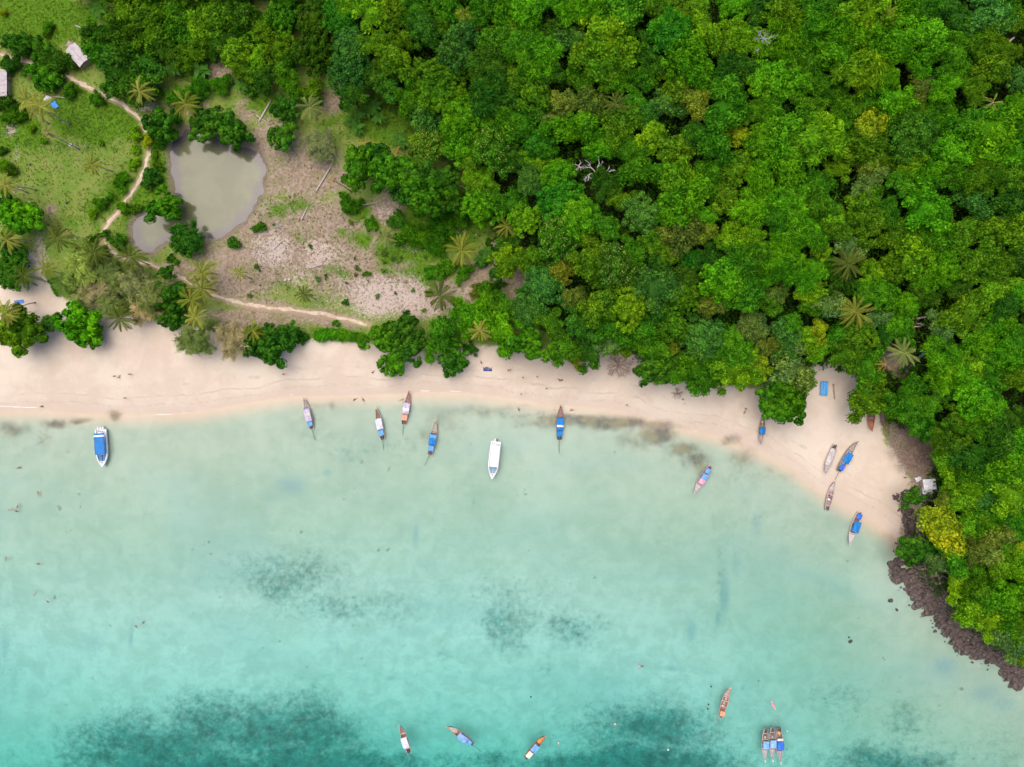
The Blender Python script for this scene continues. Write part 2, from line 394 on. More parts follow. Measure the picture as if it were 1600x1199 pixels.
    c = g.mix(g.math('MULTIPLY', warp('hole_tint', 1.0, 0.25, 1.05), 0.6), c, (0.17, 0.30, 0.34))  # bluish look of deeper water painted into the bed colour
    sg1 = g.math('ADD', g.attr('seag'), g.math('MULTIPLY', g.math('SUBTRACT', g.noise(0.5, 6, 0.75), 0.5), 1.5))
    sg1 = g.math('ADD', sg1, g.math('MULTIPLY', g.math('SUBTRACT', grain, 0.5), 0.9))
    weed = g.mix(g.ss(g.math('ADD', g.math('MULTIPLY', mid, 0.5), g.math('MULTIPLY', grain, 0.5)), 0.4, 0.62), (0.010, 0.085, 0.08), (0.05, 0.26, 0.235))  # teal of light scattered in the water, put into the weed colour
    c = g.mix(g.math('MULTIPLY', g.ss(sg1, 0.15, 1.05), 0.88), c, weed)
    sparse = g.math('MULTIPLY', g.ss(g.noise(0.35, 3, 0.5), 0.70, 0.78), g.ss(sh, -6, -14))
    c = g.mix(g.math('MULTIPLY', sparse, 0.55), c, (0.10, 0.13, 0.08))
    wr = g.mix(g.ss(mid, 0.4, 0.6), (0.07, 0.06, 0.05), (0.19, 0.16, 0.08))
    wk = g.math('ADD', g.attr('wrack'), g.math('MULTIPLY', g.math('SUBTRACT', g.noise(0.16, 6, 0.6, 0.8), 0.5), 0.9))
    wk = g.math('ADD', wk, g.math('MULTIPLY', g.math('SUBTRACT', fine, 0.5), 0.4))
    c = g.mix(g.math('MULTIPLY', g.ss(wk, 0.15, 0.85), 0.75), c, wr)
    hgt = g.math('ADD', g.math('MULTIPLY', fine, 0.6), g.math('MULTIPLY', grain, 0.4))
    df = g.n('ShaderNodeBsdfDiffuse'); g.set(df.inputs['Color'], c); g.set(df.inputs['Normal'], g.bump(hgt, 0.45, 0.25))
    return g.done(df.outputs[0])
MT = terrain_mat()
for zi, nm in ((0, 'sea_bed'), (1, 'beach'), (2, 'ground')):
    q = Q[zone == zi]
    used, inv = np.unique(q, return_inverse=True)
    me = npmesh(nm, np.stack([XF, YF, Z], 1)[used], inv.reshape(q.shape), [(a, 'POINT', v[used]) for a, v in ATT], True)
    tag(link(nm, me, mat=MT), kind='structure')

# the sea: a clear surface; what passes through it is tinted by the depth of water below (Beer's law, red first)
g = G('sea_water')
rip = g.math('ADD', g.math('MULTIPLY', g.noise(0.9, 3, 0.6, 0.6), 0.6), g.math('MULTIPLY', g.noise(0.12, 2, 0.5), 0.6))
gl = g.n('ShaderNodeBsdfGlossy'); gl.inputs['Roughness'].default_value = 0.12; gl.inputs['Color'].default_value = (1, 1, 1, 1)
nrm = g.bump(rip, 0.5, 0.25); g.set(gl.inputs['Normal'], nrm)
fr = g.n('ShaderNodeFresnel'); fr.inputs['IOR'].default_value = 1.33; g.set(fr.inputs['Normal'], nrm)
dep = g.attr('depth')
cc = g.n('ShaderNodeCombineColor')
for i, k in enumerate((0.150, 0.022, 0.030)):
    g.set(cc.inputs[i], g.math('POWER', math.exp(-k * 1.15), dep))
tr = g.n('ShaderNodeBsdfTransparent'); g.set(tr.inputs['Color'], cc.outputs[0])
mx = g.n('ShaderNodeMixShader'); g.set(mx.inputs[0], fr.outputs[0]); g.set(mx.inputs[1], tr.outputs[0]); g.set(mx.inputs[2], gl.outputs[0])
M_SEA = g.done(mx.outputs[0])
q = Q[(Z[Q] < 0.05).any(1)]
used, inv = np.unique(q, return_inverse=True)
sv = np.stack([XF, YF, np.zeros(XF.shape)], 1)[used]
tag(link('sea', npmesh('sea', sv, inv.reshape(q.shape), [('depth', 'POINT', np.maximum(-Z[used], 0))], True), mat=M_SEA), kind='structure')

# pond: murky standing water
def fill(name, P, z, mat, res=1.0):
    me = bpy.data.meshes.new(name)
    x0, y0 = P.min(0) - 3; x1, y1 = P.max(0) + 3
    xs = np.arange(x0, x1, res); ys = np.arange(y0, y1, res)
    a, b = np.meshgrid(xs, ys); sd = sdist(a.ravel(), b.ravel(), P)
    i = np.arange(a.size).reshape(a.shape)
    q = np.stack([i[:-1, :-1], i[:-1, 1:], i[1:, 1:], i[1:, :-1]], -1).reshape(-1, 4)
    q = q[(sd[q] > -3.0).any(1)]
    u, inv = np.unique(q, return_inverse=True)
    V = np.stack([a.ravel(), b.ravel(), np.full(a.size, z)], 1)[u]
    return link(name, npmesh(name, V, inv.reshape(q.shape), [('sd', 'POINT', sd[u])]), mat=mat)
g = G('pond_water')
n1 = g.noise(0.12, 5, 0.6); n2 = g.noise(1.5, 4, 0.6)
sd = g.math('ADD', g.attr('sd'), g.math('MULTIPLY', g.math('SUBTRACT', n1, 0.5), 7.0))
c = g.mix(g.ss(n1, 0.35, 0.65), (0.112, 0.118, 0.056), (0.14, 0.145, 0.072))
c = g.mix(g.math('MULTIPLY', g.ss(sd, 3.6, 0.6), 0.8), c, (0.10, 0.082, 0.095))
c = g.mix(g.math('MULTIPLY', g.ss(g.noise(1.1, 2, 0.5), 0.76, 0.80), 0.7), c, (0.5, 0.48, 0.42))
pond = fill('pond', POND, POND_Z, g.done(g.bsdf(c, 0.12, 0.5, g.bump(n2, 0.03, 0.05))), 0.5)
tag(pond, kind='structure')

# sandy footpath: a worn ribbon with ragged edges
def ribbon(P, w, lift, seed, step=0.45, nacross=4):
    P = np.asarray(P); seg = np.r_[0, np.cumsum(np.hypot(*np.diff(P, axis=0).T))]
    t = np.arange(0, seg[-1], step)
    for _ in range(1):
        x = np.interp(t, seg, P[:, 0]); y = np.interp(t, seg, P[:, 1])
    ker = np.ones(13) / 13
    xs = np.convolve(np.pad(x, 6, 'edge'), ker, 'valid'); ys = np.convolve(np.pad(y, 6, 'edge'), ker, 'valid')
    dx = np.gradient(xs); dy = np.gradient(ys); L = np.hypot(dx, dy); nxv, nyv = -dy / L, dx / L
    rows = []
    for k in range(nacross + 1):
        f = k / nacross * 2 - 1
        wob = (fbm(t, t * 0 + k // 3 * 91.0 + seed, 0.5, 4, seed + k // 3) - 0.5) * w * 1.5
        off = f * w / 2 + (wob if k in (0, nacross) else wob * abs(f) * 0.5) + (fbm(t, t * 0, 0.12, 2, seed + 7) - 0.5) * w * 0.9
        a = xs + nxv * off; b = ys + nyv * off
        rows.append(np.stack([a, b, height(a, b) + lift * (1.0 if k not in (0, nacross) else 0.25)], 1))
    V = np.concatenate(rows); n = len(t)
    i = np.arange(n - 1)
    F = np.concatenate([np.stack([k * n + i, (k + 1) * n + i, (k + 1) * n + i + 1, k * n + i + 1], 1) for k in range(nacross)])
    return V, F
g = G('path_sand')
c = g.mix(g.ss(g.noise(0.8, 5, 0.65), 0.35, 0.65), (0.50, 0.37, 0.25), (0.64, 0.53, 0.42))
c = g.mix(g.math('MULTIPLY', g.ss(g.noise(4, 3, 0.6), 0.55, 0.7), 0.4), c, (0.33, 0.24, 0.15))
M_PATH = g.done(g.bsdf(c, 0.95, 0.05, g.bump(g.noise(4, 3), 0.3, 0.1)))
for i, P in enumerate(PATHW):
    V, F = ribbon(P, 0.9, 0.07, 5 + i)
    tag(link('path', npmesh('path', V, F, smooth=True), mat=M_PATH), kind='structure')

# small breaking ripples at the water's edge
M_FOAM = paint((0.8, 0.79, 0.76), 0.6, 0.2, 0.15, 6, 'foam')
fm_v = []; fm_f = []; off = 0
for pts, w in (([(-5,634),(20,636),(45,637),(64,637)], .2), ([(240,648),(262,648),(272,648)], .16), ([(280,646),(299,644)], .14), ([(654,610),(666,611),(676,611)], .2), ([(700,611),(712,612),(726,612)], .16), ([(450,618),(462,617)], .16)):
    V, F = ribbon(polyw(pts), w, 0.0, len(fm_v) + 60)
    V = V.copy(); V[:, 2] = np.maximum(V[:, 2], 0.0) + 0.03
    fm_v.append(V); fm_f.append(F + off); off += len(V)
tag(link('foam', npmesh('foam', np.concatenate(fm_v), np.concatenate(fm_f)), mat=M_FOAM), 'thin white foam of tiny waves along the waterline', 'foam', kind='stuff')

# ------------------------------------------------------------------ foliage
def leaf_mat(name, spotted=None, rough=0.55, trans=0.3, spec=0.25, var=0.72, mott=True):
    g = G(name)
    oi = g.n('ShaderNodeObjectInfo')
    lv = g.attr('lv')
    hs = g.n('ShaderNodeHueSaturation')
    hs.inputs['Saturation'].default_value = 1.0
    g.set(hs.inputs['Color'], oi.outputs['Color'])
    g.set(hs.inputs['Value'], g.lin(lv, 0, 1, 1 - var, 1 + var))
    g.set(hs.inputs['Hue'], g.lin(lv, 0, 1, 0.510, 0.486))
    c = hs.outputs[0]
    if mott:
     geo = g.n('ShaderNodeNewGeometry')
     w1 = g.noise(0.45, 3, 0.6, 0, geo.outputs['Position']); w2 = g.noise(0.10, 2, 0.5, 0, geo.outputs['Position'])
     c = g.mix(1.0, c, g.mix(g.ss(w1, 0.3, 0.7), (0.74, 0.78, 0.8), (1.34, 1.24, 1.0)), 'MULTIPLY')
     c = g.mix(1.0, c, g.mix(g.ss(w2, 0.35, 0.65), (0.85, 0.95, 1.1), (1.18, 1.05, 0.9)), 'MULTIPLY')
    if spotted: c = g.mix(g.math('MULTIPLY', g.attr('fl'), 0.85), c, spotted)
    df = g.n('ShaderNodeBsdfDiffuse'); g.set(df.inputs['Color'], c); b = df.outputs[0]
    t = g.n('ShaderNodeBsdfTranslucent')
    tc = g.mix(1.0, c, (1.25, 1.25, 1.0), 'MULTIPLY')
    g.set(t.inputs['Color'], tc)
    mx = g.n('ShaderNodeMixShader'); mx.inputs[0].default_value = trans
    g.t.links.new(b, mx.inputs[1]); g.t.links.new(t.outputs[0], mx.inputs[2])
    return g.done(mx.outputs[0])
M_LEAF = leaf_mat('leaf')
M_SPOT = leaf_mat('flowering_leaf', (0.34, 0.38, 0.10))
M_NEEDLE = leaf_mat('needle', None, 0.7, 0.35, 0.1, 0.45, False)
M_FROND = leaf_mat('frond', None, 0.45, 0.25, 0.35, 0.4, False)
M_BARK = paint((0.20, 0.155, 0.115), 0.9, 0.1, 0.4, 2.0, 'bark')
M_PALMBARK = paint((0.42, 0.36, 0.32), 0.9, 0.1, 0.3, 2.0, 'palm_bark')
M_DEADWOOD = paint((0.48, 0.42, 0.37), 0.9, 0.1, 0.3, 2.0, 'dead_wood')

def _ico():
    t = (1 + 5 ** 0.5) / 2
    V = np.array([(-1,t,0),(1,t,0),(-1,-t,0),(1,-t,0),(0,-1,t),(0,1,t),(0,-1,-t),(0,1,-t),(t,0,-1),(t,0,1),(-t,0,-1),(-t,0,1)], float)
    V /= np.linalg.norm(V[0])
    F = [(0,11,5),(0,5,1),(0,1,7),(0,7,10),(0,10,11),(1,5,9),(5,11,4),(11,10,2),(10,7,6),(7,1,8),(3,9,4),(3,4,2),(3,2,6),(3,6,8),(3,8,9),(4,9,5),(2,4,11),(6,2,10),(8,6,7),(9,8,1)]
    V = list(map(tuple, V)); cache = {}; NF = []
    def mid(a, b):
        k = (min(a, b), max(a, b))
        if k not in cache:
            m = (np.array(V[a]) + np.array(V[b])); m /= np.linalg.norm(m); cache[k] = len(V); V.append(tuple(m))
        return cache[k]
    for a, b, c in F:
        ab, bc, ca = mid(a, b), mid(b, c), mid(c, a)
        NF += [(a, ab, ca), (b, bc, ab), (c, ca, bc), (ab, bc, ca)]
    return np.array(V), np.array(NF)
ICO_V, ICO_F = _ico()

def unit(v): return v / (np.linalg.norm(v, axis=-1, keepdims=True) + 1e-9)
def leaves(pos, nrm, along, L, W, bend=0.15):
    """two-triangle leaves: pos (n,3) root-centre, nrm up side, along = long axis"""
    a = unit(along - (along * nrm).sum(1, keepdims=True) * nrm); b = np.cross(nrm, a)
    L = L[:, None]; W = W[:, None]
    p0 = pos - a * L / 2; p2 = pos + a * L / 2 - nrm * L * bend
    p1 = pos + b * W / 2 - a * L * 0.05 - nrm * L * 0.04; p3 = pos - b * W / 2 - a * L * 0.05 - nrm * L * 0.04
    V = np.stack([p0, p1, p2, p3], 1).reshape(-1, 3)
    n = len(pos); i = np.arange(n) * 4
    F = np.stack([np.stack([i, i + 1, i + 2], 1), np.stack([i, i + 2, i + 3], 1)], 1).reshape(-1, 3)
    return V, F

def clump_set(rng, N, rmin, rmax, dome=0.5, spread=0.78, irregular=0.15, sep=0.8):
    ph = rng.uniform(0, 2 * PI, 4); am = rng.uniform(0.3, 1.0, 4)
    out = []
    tries = 0
    while len(out) < N and tries < 4000:
        tries += 1
        th = rng.uniform(0, 2 * PI); rr = math.sqrt(rng.uniform(0, 1)) 
        edge = 1 + irregular * (am[0] * math.sin(2 * th + ph[0]) + am[1] * math.sin(3 * th + ph[1]) + am[2] * math.sin(5 * th + ph[2]))
        rc = rng.uniform(rmin, rmax)
        rad = rr * spread * edge
        z = dome * math.sqrt(max(0, 1 - rr * rr * 0.95)) + rng.uniform(-1, 1) * 0.10
        c = np.array([rad * math.cos(th), rad * math.sin(th), z])
        if all(np.linalg.norm(c - o[0]) > sep * 0.5 * (rc + o[1]) * 1.25 for o in out): out.append((c, rc))
    return out

def crown_mesh(name, kind, seed):
    rng = np.random.default_rng(seed)
    core_k = 0.68; bend = 0.2; tilt = 0.55; flow = 0.0
    if kind == 'C':   cl = clump_set(rng, 30, .13, .32, .52, .78, .22, .75); n = 3400; ls = (.07, .13); wr = .7
    elif kind == 'F': cl = clump_set(rng, 42, .15, .21, .50, .84, .10, .85); n = 4600; ls = (.05, .085); wr = .8; tilt = .5
    elif kind == 'R': cl = clump_set(rng, 75, .095, .14, .50, .88, .10, 1.0); n = 4400; ls = (.05, .085); wr = .7; core_k = .72
    elif kind == 'S': cl = clump_set(rng, 40, .15, .21, .50, .84, .10, .85); n = 4200; ls = (.05, .08); wr = .8; flow = .12
    elif kind == 'L': cl = clump_set(rng, 26, .12, .34, .40, .80, .34, .75); n = 3000; ls = (.08, .16); wr = .55; tilt = .85
    elif kind == 'V': cl = clump_set(rng, 28, .14, .30, .45, .80, .28, .7); n = 3200; ls = (.13, .25); wr = .22; tilt = .5; bend = .35
    elif kind == 'A': cl = clump_set(rng, 28, .13, .28, .42, .80, .28, .8); n = 2900; ls = (.12, .20); wr = .42; tilt = .6
    Vs, Fs, LV, FL = [], [], [], []; off = 0
    w = np.array([c[1] ** 2 for c in cl]); w /= w.sum()
    C = np.array([c[0] for c in cl]); RC = np.array([c[1] for c in cl]); CT = rng.uniform(-.22, .22, len(cl))
    for i, (c, rc) in enumerate(cl):
        k = max(8, int(n * w[i] * 1.35))
        d = unit(rng.normal(size=(k, 3)) + np.array([0, 0, .45]))
        d = d[d[:, 2] > -0.45]
        # lumpy surface of the clump
        lump = 1 + .16 * np.sin(d[:, 0] * 7 + seed + i) * np.sin(d[:, 1] * 7 + i * 2.1) * np.sin(d[:, 2] * 6 + 1)
        p = c + d * (rc * (.74 + .42 * rng.random(len(d))) * lump)[:, None]
        keep = np.ones(len(d), bool)
        for j in range(len(cl)):
            if j != i and np.linalg.norm(C[j] - c) < RC[j] + rc:
                keep &= np.linalg.norm(p - C[j], axis=1) > RC[j] * .86
        d = d[keep]; p = p[keep]; m = len(p)
        if m == 0: continue
        if kind == 'A':       # rosettes of leaves round shared twig ends
            q = max(3, m // 7); ce = p[rng.integers(0, m, q)]; own = rng.integers(0, q, m)
            base = ce[own]; dd = unit(base - c)
            ang = rng.uniform(0, 2 * PI, m)
            e1 = unit(np.cross(dd, np.array([.3, .9, .1]))); e2 = np.cross(dd, e1)
            al = e1 * np.cos(ang)[:, None] + e2 * np.sin(ang)[:, None]
            Ls = rng.uniform(*ls, m); p = base + al * Ls[:, None] * .55
            nn = unit(dd + al * .35 + rng.normal(size=(m, 3)) * .15)
            lv = .5 + CT[i] + (rng.random(q) - .5)[own] * .7 + rng.normal(size=m) * .14
        else:
            nn = unit(d * (1 - tilt * .5) + rng.normal(size=(m, 3)) * tilt * .6 + np.array([0, 0, .35]))
            nn[nn[:, 2] < 0] *= -1
            al = unit(d + np.array([0, 0, -.5])) if kind == 'V' else rng.normal(size=(m, 3))
            if kind == 'V': nn = unit(np.array([0, 0, 1.]) + rng.normal(size=(m, 3)) * .45); al = al + rng.normal(size=(m, 3)) * .35
            Ls = rng.uniform(*ls, m)
            lv = .5 + CT[i] + rng.normal(size=m) * .25 + (rng.random(m) < .13) * .45  # a few very bright leaves: highlights put into the leaf tone
        V, F = leaves(p, nn, al, Ls, Ls * wr * rng.uniform(.8, 1.2, m), bend)
        fl = (rng.random(m) < flow).astype(float) * (d[:, 2] > .1) if flow else np.zeros(m)
        Vs.append(V); Fs.append(F + off); off += len(V); LV.append(np.repeat(lv, 2)); FL.append(np.repeat(fl, 2))
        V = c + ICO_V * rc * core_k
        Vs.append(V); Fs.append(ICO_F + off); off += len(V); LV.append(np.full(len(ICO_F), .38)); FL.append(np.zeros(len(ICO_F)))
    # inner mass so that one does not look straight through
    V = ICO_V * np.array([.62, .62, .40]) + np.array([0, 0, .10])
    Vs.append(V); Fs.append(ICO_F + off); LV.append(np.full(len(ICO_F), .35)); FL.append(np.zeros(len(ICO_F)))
    at = [('lv', 'FACE', np.clip(np.concatenate(LV), 0, 1))]
    if flow: at.append(('fl', 'FACE', np.concatenate(FL)))
    me = npmesh(name, np.concatenate(Vs), np.concatenate(Fs), at)
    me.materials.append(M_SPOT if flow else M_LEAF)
    return me

def casuarina_mesh(seed):
    """feathery crown: branches carrying plumes of drooping needles"""
    rng = np.random.default_rng(seed)
    Vs, Fs, LV = [], [], []; off = 0
    nb = 46
    for b in range(nb):
        th = rng.uniform(0, 2 * PI); el = rng.uniform(.05, 1.2); ln = rng.uniform(.65, 1.02) * (1 - .25 * (el / 1.2))
        tip = np.array([math.cos(th) * math.cos(el), math.sin(th) * math.cos(el), .75 * math.sin(el)]) * ln
        k = 105
        t = rng.uniform(.25, 1, k) ** .7
        p = tip[None] * t[:, None] + rng.normal(size=(k, 3)) * (.055 + .05 * (1 - t))[:, None]
        al = unit(tip[None] * .8 + rng.normal(size=(k, 3)) * .5 + np.array([0, 0, -.25]))
        nn = unit(np.array([0, 0, 1.]) + rng.normal(size=(k, 3)) * .35)
        L = rng.uniform(.09, .19, k)
        V, F = leaves(p, nn, al, L, L * .13 + .006, .35)
        Vs.append(V); Fs.append(F + off); off += len(V)
        LV.append(np.repeat(np.clip(.5 + rng.uniform(-.25, .25) + rng.normal(size=k) * .15, 0, 1), 2))
    for _ in range(7):
        V = ICO_V * rng.uniform(.16, .26) + rng.uniform(-.32, .32, 3) * np.array([1, 1, .5])
        Vs.append(V); Fs.append(ICO_F + off); off += len(V); LV.append(np.full(len(ICO_F), .3))
    me = npmesh('crown', np.concatenate(Vs), np.concatenate(Fs), [('lv', 'FACE', np.concatenate(LV))])
    me.materials.append(M_NEEDLE)
    return me

def trunk_mesh(seed, limbs=5):
    """unit-height trunk, limbs reaching out into a crown of unit radius (x, y scale with the crown)"""
    rng = random.Random(seed); m = MB()
    m.tube([(0, 0, -.06), (.01, 0, .2), (.02, .01, .5), (.0, .02, .78)], [.062, .05, .042, .03], 7)
    for i in range(limbs):
        a = 2 * PI * i / limbs + rng.uniform(-.4, .4); z = rng.uniform(.42, .6); rr = rng.uniform(.4, .62)
        m.tube([(.015, .01, z), (math.cos(a) * rr * .5, math.sin(a) * rr * .5, z + .14), (math.cos(a) * rr, math.sin(a) * rr, z + .24)], [.03, .02, .01], 5)
    me = m.mesh('trunk', True); me.materials.append(M_BARK); return me

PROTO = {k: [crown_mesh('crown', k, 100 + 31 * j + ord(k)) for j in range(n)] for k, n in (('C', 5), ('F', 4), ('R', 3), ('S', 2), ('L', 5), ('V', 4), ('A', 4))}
PROTO['Q'] = [casuarina_mesh(7 + j) for j in range(3)]
TRUNKS = [trunk_mesh(s) for s in range(4)]

TONE = {'bg': (.062, .225, .006), 'g': (.040, .155, .007), 'dg': (.026, .105, .010), 'em': (.026, .165, .010), 'bl': (.050, .150, .032), 'ol': (.064, .158, .007),
        'yg': (.105, .255, .008), 'ye': (.185, .27, .010), 'br': (.125, .135, .030), 'gr': (.12, .185, .06), 'dk': (.032, .085, .007), 'or': (.16, .165, .020), 'sa': (.33, .30, .16)}
TONEW = {'bg': 'bright green', 'g': 'mid green', 'dg': 'deep green', 'em': 'emerald green', 'bl': 'bluish green', 'ol': 'olive green', 'yg': 'yellow-green', 'ye': 'yellow', 'br': 'brownish', 'gr': 'grey-green', 'dk': 'very dark green', 'or': 'orange-tinged', 'sa': 'sandy olive'}
KINDW = {'C': 'clumpy', 'F': 'fine-leaved dome', 'R': 'dotted', 'S': 'pale-flecked', 'L': 'loose-crowned', 'V': 'streaky-leaved', 'A': 'large-leaved', 'Q': 'feathery'}
LAND = [('the bare white snag', 935, 270), ('the dark dotted olive tree', 492, 62), ('the oval bluish tree', 550, 95), ('the smooth dome crown', 1077, 90), ('the golden-olive crown', 1360, 205), ('the dark pale-flecked tree', 960, 415), ('the yellow forest crown', 1152, 212), ('the forest palm', 1337, 488), ('the pale hut palm', 1412, 552), ('the dead brown brush', 1425, 700), ('the white shed', 1450, 760), ('the yellow headland tree', 1475, 830), ('the pond', 340, 290), ('the pond bush', 287, 370), ('the blue tarpaulin', 1288, 607), ('the leafless beach bush', 966, 572), ('the pulled-up boats', 1364, 655), ('the smooth lobed crown', 1465, 420), ('the thin right-edge palm', 1552, 160), ('the path hut', 120, 88), ('the dark rock ledge', 1500, 985), ('the sandy clearing', 590, 460), ('the star-leaved crown', 1283, 220), ('the brown-grey crown', 895, 162), ('the orange-topped crown', 1090, 162), ('the clearing-edge palm', 722, 393), ('the wide beach', 250, 570)]
_auto = []
def register(o, px, py, desc, noun):
    _auto.append((o, px, py, desc, noun))
def finish_labels():
    groups = {}
    for o, px, py, desc, noun in _auto:
        best = sorted(((math.hypot(px - x, py - y), nm, x, y) for nm, x, y in LAND if math.hypot(px - x, py - y) > 14))[0]
        d, nm, x, y = best
        a = math.degrees(math.atan2(y - py, px - x)) % 360
        dr = ['right of', 'above right of', 'above', 'above left of', 'left of', 'below left of', 'below', 'below right of'][int((a + 22.5) // 45) % 8]
        groups.setdefault('%s %s %s %s' % (desc, noun, dr, nm), []).append((d, o))
    groups2 = {}
    for lab, it in groups.items():
        if len(lab.split()) > (13 if len(it) > 1 else 16): lab = lab.replace('medium-sized ', '').replace('broad ', '').replace('small ', '').replace('mid-sized ', '').replace('wide ', '')
        groups2.setdefault(lab, []).extend(it)
    for lab, it in groups2.items():
        it.sort(key=lambda t: t[0])
        for i, (d, o) in enumerate(it):
            o['label'] = lab if len(it) == 1 else lab + ', ' + (['nearest', 'second closest', 'third closest', 'fourth closest', 'fifth closest', 'sixth closest', 'seventh closest', 'eighth closest'][min(i, 7)])

rt = random.Random(11)
def sizew(r): return 'broad' if r > 6.2 else 'small' if r < 3.4 else 'medium-sized'
def tree(px, py, rpx, kind, tone, hf=1.0, name=None, cat='tree', group='forest trees'):
    shrub = rpx < 11 or cat == 'shrub'
    r0 = rpx * MPP
    ht = r0 * (1.0 if shrub else 1.0) + (0.3 if shrub else 6.5 * hf) + rt.uniform(-.5, 1.5) * (0.2 if shrub else 1)
    up = ht * 0.75
    x, y, z = place(px, py, up)
    r = rpx * MPP * (CAM_H - z - up) / CAM_H * 1.08
    nm = name or ('shrub' if shrub else {'Q': 'casuarina_tree', 'A': 'sea_almond_tree', 'V': 'vine_draped_tree', 'F': 'dome_tree', 'R': 'dome_tree', 'S': 'flowering_tree'}.get(kind, 'forest_tree'))
    root = empty(nm, (x, y, z))
    me = rt.choice(PROTO[kind])
    c = link('crown', me, root)
    sq = rt.uniform(.85, 1.12); vs = rt.uniform(.85, 1.15) * (1.1 if kind in 'CRF' else 1.0)
    c.scale = (r * sq, r / sq, r * vs)
    c.location = (0, 0, max(ht - r * vs * .72, r * vs * (.15 if shrub else .2)))
    c.rotation_euler = (rt.uniform(-.1, .1), rt.uniform(-.1, .1), rt.uniform(0, 2 * PI))
    tn = TONE[tone] if tone in ('ye', 'sa') else tuple((.55 if tone in ('br', 'or', 'gr', 'bl') else .78) * v + (.45 if tone in ('br', 'or', 'gr', 'bl') else .22) * w for v, w in zip(TONE[tone], TONE['g'])); t = tuple(v * (1.0 if px > 800 or py < 300 else 1.02) for v in tn) if kind != 'Q' else tuple(v * .75 + w for v, w in zip(TONE[tone], (.14, .135, .06))); k = rt.uniform(1.05, 1.5); kr = rt.uniform(.88, 1.12)
    c.color = (t[0] * k * kr, t[1] * k, t[2] * k, 1)
    tr = link('trunk' if not shrub else 'stem', rt.choice(TRUNKS), root)
    tr.scale = (r * .9, r * .9, c.location.z + r * .25); tr.rotation_euler = (0, 0, rt.uniform(0, 6))
    tag(root, None, 'shrub' if shrub else 'tree', 'shrubs and bushes' if shrub else group)
    if shrub: register(root, px, py, '%s %s' % (TONEW[tone], KINDW[kind]), 'shrub')
    else: register(root, px, py, '%s %s %s' % (sizew(r), TONEW[tone], KINDW[kind]), 'tree')
    return root

